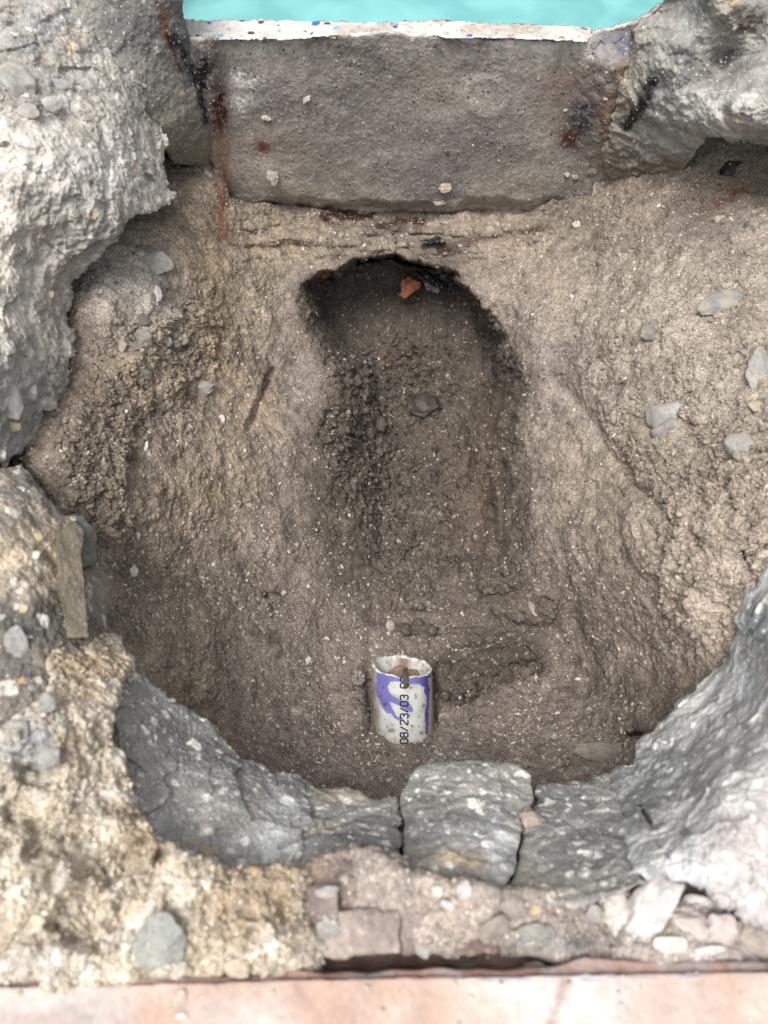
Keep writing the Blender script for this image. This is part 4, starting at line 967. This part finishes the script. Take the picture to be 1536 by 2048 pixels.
clod([(820,538),(850,530),(900,540),(935,560),(928,574),(905,584),(872,574),(842,556)], .034, C3(44, 44, 46), 'crumpled black plastic scrap at the back of the hollow', 48, 'plastic_scrap', 'plastic scrap', lum=.002, w=6, r=.006, mat=M_WET, lsc=60)
clod([(836,482),(870,476),(892,480),(880,490),(848,490)], .034, C3(34, 36, 38), 'thin black plastic strip stuck in the lip above the hollow', 49, 'plastic_scrap', 'plastic scrap', lum=.0005, w=4, r=.004, mat=M_WET)
clod([(850,556),(872,552),(882,572),(876,586),(852,580)], .042, C3(136, 128, 116), 'small grey crumb lying on the black plastic scrap', 50, 'mortar_lump', 'mortar lump', lum=.002, w=5, r=.006, mat=M_SAND)

# ---- snail-like ribbed shell beside the pipe
def coil_shell(u, v, rpx, label):
    d, nrm, pt = top_at(u, v); s = d/F
    cen = CAM+ray(np.array(float(u)), np.array(float(v)))*d-FW*.012
    T = np.linspace(0, 2*math.pi*2.3, 110); A = np.linspace(0, 2*math.pi, 18, endpoint=False)
    rad = rpx*s*(T/T[-1])**.9; tube = rpx*s*.36*(T/T[-1])**.8*(1+.12*np.sin(T*9))
    V_ = []
    for t, r, q in zip(T, rad, tube):
        dirv = math.cos(t)*RT+math.sin(t)*UP
        for a in A: V_.append(cen+dirv*(r*.66+q*math.cos(a))-FW*(q*math.sin(a)+rpx*s*.5*(1-t/T[-1])))
    F_ = []
    for i in range(len(T)-1):
        for j in range(18): F_.append((i*18+j, i*18+(j+1) % 18, (i+1)*18+(j+1) % 18, (i+1)*18+j))
    V_ = np.array(V_)
    c = lerp(np.broadcast_to(C3(170, 156, 142), V_.shape), C3(116, 102, 92), sstep(-.2, .4, np.repeat(np.sin(T*9), 18)))
    mesh_obj('snail_shell', V_, F_, M_SHELL, c, label=label, cat='snail shell')
coil_shell(716, 1352, 18, 'ribbed brown snail shell lying against the left side of the pipe')

# ---- a thin root / wire on the right bank and stick ends
def twig(pts, r, c, label, name='root', cat='root'):
    P = []
    for (u, v) in pts:
        t = top_at(u, v); P.append(CAM+ray(np.array(float(u)), np.array(float(v)))*(t[0]-r*.6))
    P = np.array(P); k = 7; V_ = []
    for i, p in enumerate(P):
        tg = P[min(i+1, len(P)-1)]-P[max(i-1, 0)]; tg /= np.linalg.norm(tg)
        a = np.cross(tg, FW); a /= np.linalg.norm(a); b_ = np.cross(tg, a)
        rr = r*(1-.5*i/len(P))
        for j in range(k):
            V_.append(p+rr*(math.cos(2*math.pi*j/k)*a+math.sin(2*math.pi*j/k)*b_))
    F_ = [(i*k+j, i*k+(j+1) % k, (i+1)*k+(j+1) % k, (i+1)*k+j) for i in range(len(P)-1) for j in range(k)]
    mesh_obj(name, V_, F_, M_STONE, np.tile(c, (len(V_), 1)), label=label, cat=cat)
twig([(1490,448),(1508,440),(1528,430),(1546,424)], .0012, C3(160, 140, 124), 'thin pale root sticking out of the soil at the right edge below the overhang')
twig([(535,752),(528,775),(518,800),(508,825),(500,848)], .0011, C3(112, 96, 80), 'thin brown root along the groove on the left bank')

# ================================================================== THE PIPE
dbase = top_at(760, 1495)[0]
RP = .0343*.86/.86
d_rim = .852
RAD = 60.0/F*d_rim
cen = CAM+ray(np.array(804.0), np.array(1333.0))*d_rim
vd = ray(np.array(804.0), np.array(1333.0)); vd /= np.linalg.norm(vd)
upi = UP-vd*(UP@vd); upi /= np.linalg.norm(upi); rti = np.cross(vd, upi)   # image right
if rti[0] < 0: rti = -rti
upt = upi-.03*rti; upt /= np.linalg.norm(upt)
ck = .36
AX = upt*math.sqrt(1-ck*ck)-vd*ck; AX /= np.linalg.norm(AX)
E1v = rti-AX*(rti@AX); E1v /= np.linalg.norm(E1v)
E2v = np.cross(AX, E1v)
if E2v@vd > 0: E2v = -E2v        # E2v points to the camera side (front)
pipe = bpy.data.objects.new('pvc_pipe', None); COL.objects.link(pipe); pipe.location = cen-AX*.13
tag(pipe, 'white plastic pipe stub with purple primer and a black date, in the pit bottom', 'pipe')
def proj(P):
    q = P-CAM; d = q@FW
    return CX+F*(q@RT)/d, CY-F*(q@UP)/d
def PZ(l): return [(650+x/4.8, 1260+y/4.8) for x, y in l]
PURP = PZ([(500,340),(600,350),(700,380),(800,400),(900,400),(1000,350),(1020,340),(1012,440),(988,470),(1003,560),(1003,650),(1003,750),(998,850),(992,950),(988,1005),(962,995),(968,900),(955,830),(968,760),(978,700),(970,630),(948,600),(952,550),(900,522),(800,525),(760,520),(700,490),(640,500),(600,540),(612,590),(650,640),(720,672),(800,700),(850,750),(830,785),(790,780),(740,745),(690,720),(650,700),(618,690),(640,740),(670,790),(672,815),(705,832),(750,835),(745,862),(705,868),(665,845),(640,805),(590,795),(540,730),(515,660),(492,580),(490,450)])
nT, nL = 300, 260
th = np.linspace(0, 2*math.pi, nT, endpoint=False); LL = .14
def cutz(t):   # slightly slanted and ragged saw cut
    return .0035*np.cos(t-math.pi)*1.0+.0006*np.sin(7*t)+.0004*np.sin(17*t+1)
TT, SS = np.meshgrid(th, np.linspace(0, 1, nL))
s0 = cutz(TT)
sz = s0-SS*(LL+s0)
Pp = cen+AX*sz[..., None]+RAD*(np.cos(TT)[..., None]*E1v+np.sin(TT)[..., None]*E2v)
pu, pv = proj(Pp)
W3 = Pp
n1 = fbm(W3, 90, 4, 600); n2 = fbm(W3, 400, 3, 601)
pc = np.broadcast_to(C3(206, 208, 204, .78), Pp.shape).astype(f32)
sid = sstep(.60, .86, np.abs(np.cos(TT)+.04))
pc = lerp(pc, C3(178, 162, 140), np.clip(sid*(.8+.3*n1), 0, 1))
pc = lerp(pc, C3(180, 166, 146), np.clip(sstep(1455, 1490, pv+14*n1)*.5+.35*sstep(.3, .7, n1), 0, 1))
pur = sstep(-.8, .8, sdf(pu+2.0*n2+1.0*n1, pv+2.0*n1+1.0*n2, PURP))*(E2v@vd < 0)*(np.sin(TT) > -.2)
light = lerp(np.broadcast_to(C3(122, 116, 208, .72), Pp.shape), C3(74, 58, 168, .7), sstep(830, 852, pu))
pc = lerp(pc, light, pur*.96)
# specks of dirt
f1, f2, hid = worley(W3, 190, 602)
sp = (hid > .80)*sstep(.30, .22, f1)*np.clip(.3+n1, 0, 1)
pc = lerp(pc, C3(104, 90, 76), np.clip(sp*1.4, 0, .9))
pc = lerp(pc, C3(120, 104, 90), np.clip(sstep(1474, 1492, pv+6*n1+4*n2), 0, .85))
for (x, y, r, k) in ((770,1409,4,.95),(785,1461,5,.8),(779,1461,4,.8),(843,1466,4,.9),(847,1411,3.4,.8),(832,1395,3,.7),(760,1392,3,.6),(775,1453,4,.5),(818,1431,2.5,.8),(838,1433,2,.8),(826,1453,2,.7),(838,1453,2,.7),(831,1390,2.6,.7),(758,1460,4,.5),(790,1478,4,.5)):
    pc = lerp(pc, C3(86, 74, 64), k*np.exp(-((pu-x)**2+(pv-y)**2)/(r*r)))
def tube_faces(nr, nt):
    i, j = np.meshgrid(np.arange(nr-1), np.arange(nt), indexing='ij'); j2 = (j+1) % nt
    return np.stack([(i*nt+j).ravel(), ((i+1)*nt+j).ravel(), ((i+1)*nt+j2).ravel(), (i*nt+j2).ravel()], 1)
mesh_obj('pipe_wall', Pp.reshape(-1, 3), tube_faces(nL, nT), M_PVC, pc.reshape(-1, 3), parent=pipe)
# rim and bore
prof = [(1.0, 0.0), (.985, .0007), (.95, .0010), (.905, .0008), (.885, -.0002)]+[(.88, -.003-.09*k/60) for k in range(61)]
Vb = []; Cb = []
for (r, dz) in prof:
    q = cen+AX*((cutz(th)+dz)[:, None])+RAD*r*(np.cos(th)[:, None]*E1v+np.sin(th)[:, None]*E2v)
    Vb.append(q); m1 = fbm(q, 160, 3, 610)
    c = np.broadcast_to(C3(222, 222, 216, .8), q.shape).astype(f32)
    c = lerp(c, C3(150, 128, 108), np.clip(sstep(-.05, .3, m1)*(.65 if dz > -.001 else .45), 0, 1))
    if dz < -.001:
        uu, vv = proj(q)
        c = lerp(c, C3(168, 136, 108), np.clip(1.2*blob(uu, vv, 808, 1322, 15, 18)+sstep(.02, .045, np.full(len(q), -dz))*.8+.0*m1, 0, 1))
    Cb.append(c)
Vb = np.concatenate(Vb); Cb = np.concatenate(Cb)
mesh_obj('bore', Vb, tube_faces(len(prof), nT), M_PVC, Cb, parent=pipe)
# mud inside the pipe
def mud_plug():
    rr = np.linspace(0, 1, 40); V_ = []; C_ = []
    for r in rr:
        q = cen-AX*.030+RAD*.879*r*(np.cos(th)[:, None]*E1v+np.sin(th)[:, None]*E2v)
        q = q+AX*((.006*fbm(q, 60, 4, 620)+.004*(1-r))[:, None])
        q = q-AX*(.018*np.sin(th)*r)[:, None]
        V_.append(q); C_.append(np.broadcast_to(C3(160, 132, 108), q.shape)*(1+.25*fbm(q, 200, 3, 621))[:, None])
    mesh_obj('mud_plug', np.concatenate(V_), tube_faces(40, nT), M_SOIL, np.concatenate(C_), label='brown mud filling the bore of the white pipe', cat='mud')
mud_plug()
# mud dribble over the rim
def dribble():
    pts = PZ([(772, 372), (770, 420), (772, 470), (770, 520), (765, 560)]); wd = [5.5, 6.5, 5.2, 4.2, 1.2]
    V_ = []; k = 16
    for (u, v), w in zip(pts, wd):
        t = math.asin(1)  # front of the pipe
        # find the angle of the pipe wall seen at u
        d = d_rim
        xo = (u-804)/60.0; a = math.acos(max(-1, min(1, xo)))
        ss = -(v-1355)/F*d_rim/math.sqrt(1-ck*ck)
        base = cen+AX*(ss)+RAD*(math.cos(a)*E1v+math.sin(a)*E2v)
        nrm = math.cos(a)*E1v+math.sin(a)*E2v; tg = np.cross(AX, nrm)
        for j in range(k):
            q = 2*math.pi*j/k
            V_.append(base+tg*math.cos(q)*w*d/F+nrm*math.sin(q)*w*.5*d/F)
    V_ = np.array(V_)
    # refine rows
    P4 = V_.reshape(len(pts), k, 3); rows = []
    for i in range(len(pts)-1):
        for t in np.linspace(0, 1, 8, endpoint=False): rows.append(P4[i]*(1-t)+P4[i+1]*t)
    rows.append(P4[-1]); R_ = np.array(rows)
    flat = R_.reshape(-1, 3)
    flat = flat+.0011*np.stack([fbm(flat, 260, 3, s) for s in (1, 2, 3)], -1)
    c = np.broadcast_to(C3(112, 92, 76), flat.shape)*(1+.3*fbm(flat, 400, 2, 4))[:, None]
    mesh_obj('mud_drip', flat, tube_faces(len(R_), k), M_SOIL, c, label='brown mud dribble running over the front rim of the pipe across the date', cat='mud')
dribble()
# printed date, read from the bottom upwards
GL = {'0': [[(.15,0),(0,.2),(0,.8),(.15,1),(.55,1),(.7,.8),(.7,.2),(.55,0),(.15,0)]],
      '8': [[(.15,.52),(.02,.68),(.02,.86),(.15,1),(.55,1),(.68,.86),(.68,.68),(.55,.52),(.15,.52),(0,.36),(0,.14),(.15,0),(.55,0),(.7,.14),(.7,.36),(.55,.52)]],
      '/': [[(0,-.02),(.66,1.0)]],
      '2': [[(0,.8),(.15,1),(.55,1),(.7,.84),(.7,.66),(0,.14),(0,0),(.7,0)]],
      '3': [[(0,.86),(.15,1),(.55,1),(.7,.86),(.7,.66),(.55,.52),(.25,.52)],[(.55,.52),(.7,.38),(.7,.14),(.55,0),(.15,0),(0,.14)]]}
def date():
    V_ = []; F_ = []
    u_c = 809.0; H = 14.6; adv = 12.45; start = 1487.0; wstr = 1.45
    txt = '08/23/03 02'
    def onpipe(u, v):
        xo = (u-804-(v-1333)*.03)/60.0; a = math.acos(max(-.99, min(.99, xo)))
        # solve along the axis for the picture row v
        lo, hi = -.14, .02
        for _ in range(28):
            mid = (lo+hi)/2
            q = cen+AX*mid+(RAD+.00035)*(math.cos(a)*E1v+math.sin(a)*E2v)
            if proj(q)[1] > v: lo = mid
            else: hi = mid
        return q
    for i, ch in enumerate(txt):
        if ch == ' ': continue
        v0 = start-i*adv+(0 if i < 9 else 1.0)
        for st in GL[ch]:
            # subdivide
            pp = []
            for (a, b), (c, d) in zip(st[:-1], st[1:]):
                for t in np.linspace(0, 1, 4, endpoint=False): pp.append((a+(c-a)*t, b+(d-b)*t))
            pp.append(st[-1])
            uv = [(u_c+H*(.5-q[1])*1.0, v0-q[0]*13.2) for q in pp]     # glyph x runs up the pipe, glyph y to the left
            L = len(uv); base = len(V_)
            for k in range(L):
                a = uv[max(k-1, 0)]; b_ = uv[min(k+1, L-1)]
                if k in (0, L-1) and st[0] == st[-1]: a = uv[L-2]; b_ = uv[1]
                tx, ty = b_[0]-a[0], b_[1]-a[1]; ln = math.hypot(tx, ty); nx, ny = -ty/ln, tx/ln
                V_.append(onpipe(uv[k][0]+nx*wstr, uv[k][1]+ny*wstr)); V_.append(onpipe(uv[k][0]-nx*wstr, uv[k][1]-ny*wstr))
            for k in range(L-1):
                F_.append((base+2*k, base+2*k+1, base+2*k+3, base+2*k+2))
    V_ = np.array(V_)
    mesh_obj('printed_date', V_, F_, M_TILE, np.tile(np.array([.012, .014, .022], f32), (len(V_), 1)), parent=pipe, smooth=False, label='black date printed up the pipe')
date()

# ================================================================== LOOSE GRIT (too many to count)
def scatter(name, rel, count, dens, size, colors, flat, kindlabel, tmpl=1, mat=M_SHELL, lift=.2, seed=0, elong=1.8, ang=.8, host=0.0):
    r = np.random.default_rng(seed)
    nv, nu = rel['U'].shape
    k = int(count*6)
    i = r.integers(2, nv-2, k); j = r.integers(2, nu-2, k)
    U = rel['U'][i, j]; V = rel['V'][i, j]
    ok = rel['ins'][i, j] & (r.random(k) < dens(U, V)) & (U > -60) & (U < 1600) & (V > -40) & (V < 2090)
    i = i[ok][:count]; j = j[ok][:count]; n = len(i)
    P = rel['P'][i, j]; N = rel['N'][i, j]
    shapes = [stone_shape(tmpl, seed*100+q, ang, .15 if tmpl < 3 else .4) for q in range(10)]
    tf = shapes[0][1]; nvt = len(shapes[0][0])
    T = np.stack([s[0] for s in shapes])[r.integers(0, 10, n)]
    s = size[0]*(size[1]/size[0])**(r.random(n)**2.3)
    el = 1+r.random(n)*(elong-1)
    a = r.normal(size=(n, 3)); N2 = N+.5*r.normal(size=(n, 3)); N2 /= np.linalg.norm(N2, axis=1, keepdims=True)
    ax = a-N2*(a*N2).sum(1, keepdims=True); ax /= np.linalg.norm(ax, axis=1, keepdims=True); ay = np.cross(N2, ax)
    V_ = (P+N*(s*flat*lift)[:, None])[:, None]+T[..., 0:1]*(s*el)[:, None, None]*ax[:, None]+T[..., 1:2]*s[:, None, None]*ay[:, None]+T[..., 2:3]*(s*flat)[:, None, None]*N2[:, None]
    cs = np.array(colors)[r.integers(0, len(colors), n)]*(.75+.5*r.random((n, 1)))
    cs = cs*(1-host)+rel['colm'][i, j]*host*(.8+.5*r.random((n, 1)))
    F_ = (np.arange(n)*nvt)[:, None, None]+tf[None]
    mesh_obj(name, V_.reshape(-1, 3), F_.reshape(-1, 3), mat, np.repeat(cs, nvt, axis=0), smooth=(tmpl > 1), kind='stuff', label=kindlabel, cat='gravel' if 'crumb' in name or 'sand' in name or 'lumps' in name else 'shell grit')
shc = [C3(226, 216, 202), C3(206, 192, 174), C3(190, 176, 160), C3(214, 200, 180), C3(150, 134, 118)]
def d_soil(U, V):
    d = .55+.45*sstep(1000, 1250, V)
    d = d*np.clip(.45+1.3*fbm(np.stack([U, V, U*0], -1), .02, 4, 77), .05, 1)
    d = d*(1-.75*sstep(0, 60, sdf(U, V, HOLLOW))*sstep(900, 700, V))
    d = d*(1-.5*sstep(1280, 1380, U)*sstep(900, 1000, V))
    return np.maximum(d, .9*blob(U, V, 700, 470, 300, 45))
scatter('shell_grit', SOIL, 30000, d_soil, (.0003, .0018), shc, .35, 'fine broken shell grit scattered over the soil of the pit', 1, seed=3, elong=2.4)
scatter('shell_fragments', SOIL, 1500, lambda U, V: .2+.9*blob(U, V, 900, 460, 160, 26)+.5*blob(U, V, 650, 480, 200, 30)+.8*blob(U, V, 420, 1200, 260, 220)+.3*blob(U, V, 800, 1450, 400, 100), (.0012, .0028), shc[:4], .3, 'larger flat shell fragments strewn over the soil banks', 2, seed=4, elong=2.0)
slc = [C3(190, 170, 150), C3(170, 152, 134), C3(206, 186, 164), C3(150, 132, 116)]
scatter('soil_crumbs', SOIL, 16000, lambda U, V: crumble(U.astype(float), V.astype(float))**2, (.0006, .0032), slc, .8, 'loose brown soil crumbs on the crumbling banks', 2, mat=M_SOIL, seed=5, elong=1.3, ang=.3, host=.8)
scatter('soil_lumps', SOIL, 1500, lambda U, V: np.maximum(sstep(-20, 40, sdf(U, V, CR_C))*.8, np.maximum(sstep(-20, 30, sdf(U, V, CR_D))*1.0+.9*blob(U, V, 1040, 1205, 90, 50)+.8*blob(U, V, 805, 1500, 75, 14), .55*sstep(0, 60, sdf(U, V, CR_L))+.5*sstep(0, 60, sdf(U, V, CR_R))*sstep(800, 1000, V))), (.0022, .008),
        [C3(112, 99, 86), C3(128, 114, 100), C3(98, 88, 78)], .75, 'loose lumps of damp brown earth on the broken faces of the pit', 3, mat=M_SOIL, seed=15, elong=1.5, ang=.3, host=.8, lift=-.1)
dkc = [C3(96, 84, 74), C3(74, 68, 64), C3(112, 96, 84)]
scatter('dark_grit', SOIL, 2500, lambda U, V: .5+0*U, (.0004, .0014), dkc, .6, 'scattered dark grains in the soil of the pit', 1, mat=M_SOIL, seed=6)
sdc = [C3(226, 204, 170), C3(214, 190, 152), C3(232, 218, 196), C3(196, 168, 130), C3(206, 196, 184)]
scatter('sand_crumbs', RBR, 4500, lambda U, V: .25+.75*sstep(660, 600, U), (.0004, .0024), sdc, .85, 'loose pale sandy mortar crumbs around the lower rim', 2, mat=M_SAND, seed=7, elong=1.3, ang=.3, host=.8)
wlc = [C3(220, 208, 192), C3(196, 184, 170), C3(90, 80, 76), C3(170, 150, 138)]
scatter('tile_crumbs', TLR, 260, lambda U, V: np.clip(.04+.9*sstep(2010, 1960, V)*sstep(520, 100, U)+.3*sstep(2000, 1960, V), 0, 1), (.0005, .002), sdc, .7, 'crumbs of mortar spilled on the pink tile', 2, mat=M_SAND, seed=17, elong=1.4, ang=.4)
scatter('wall_grit', WALL, 2600, lambda U, V: .4+.6*sstep(330, 430, V), (.0004, .0013), wlc, .6, 'tiny pale and dark grains clinging to the pool wall', 1, seed=8)
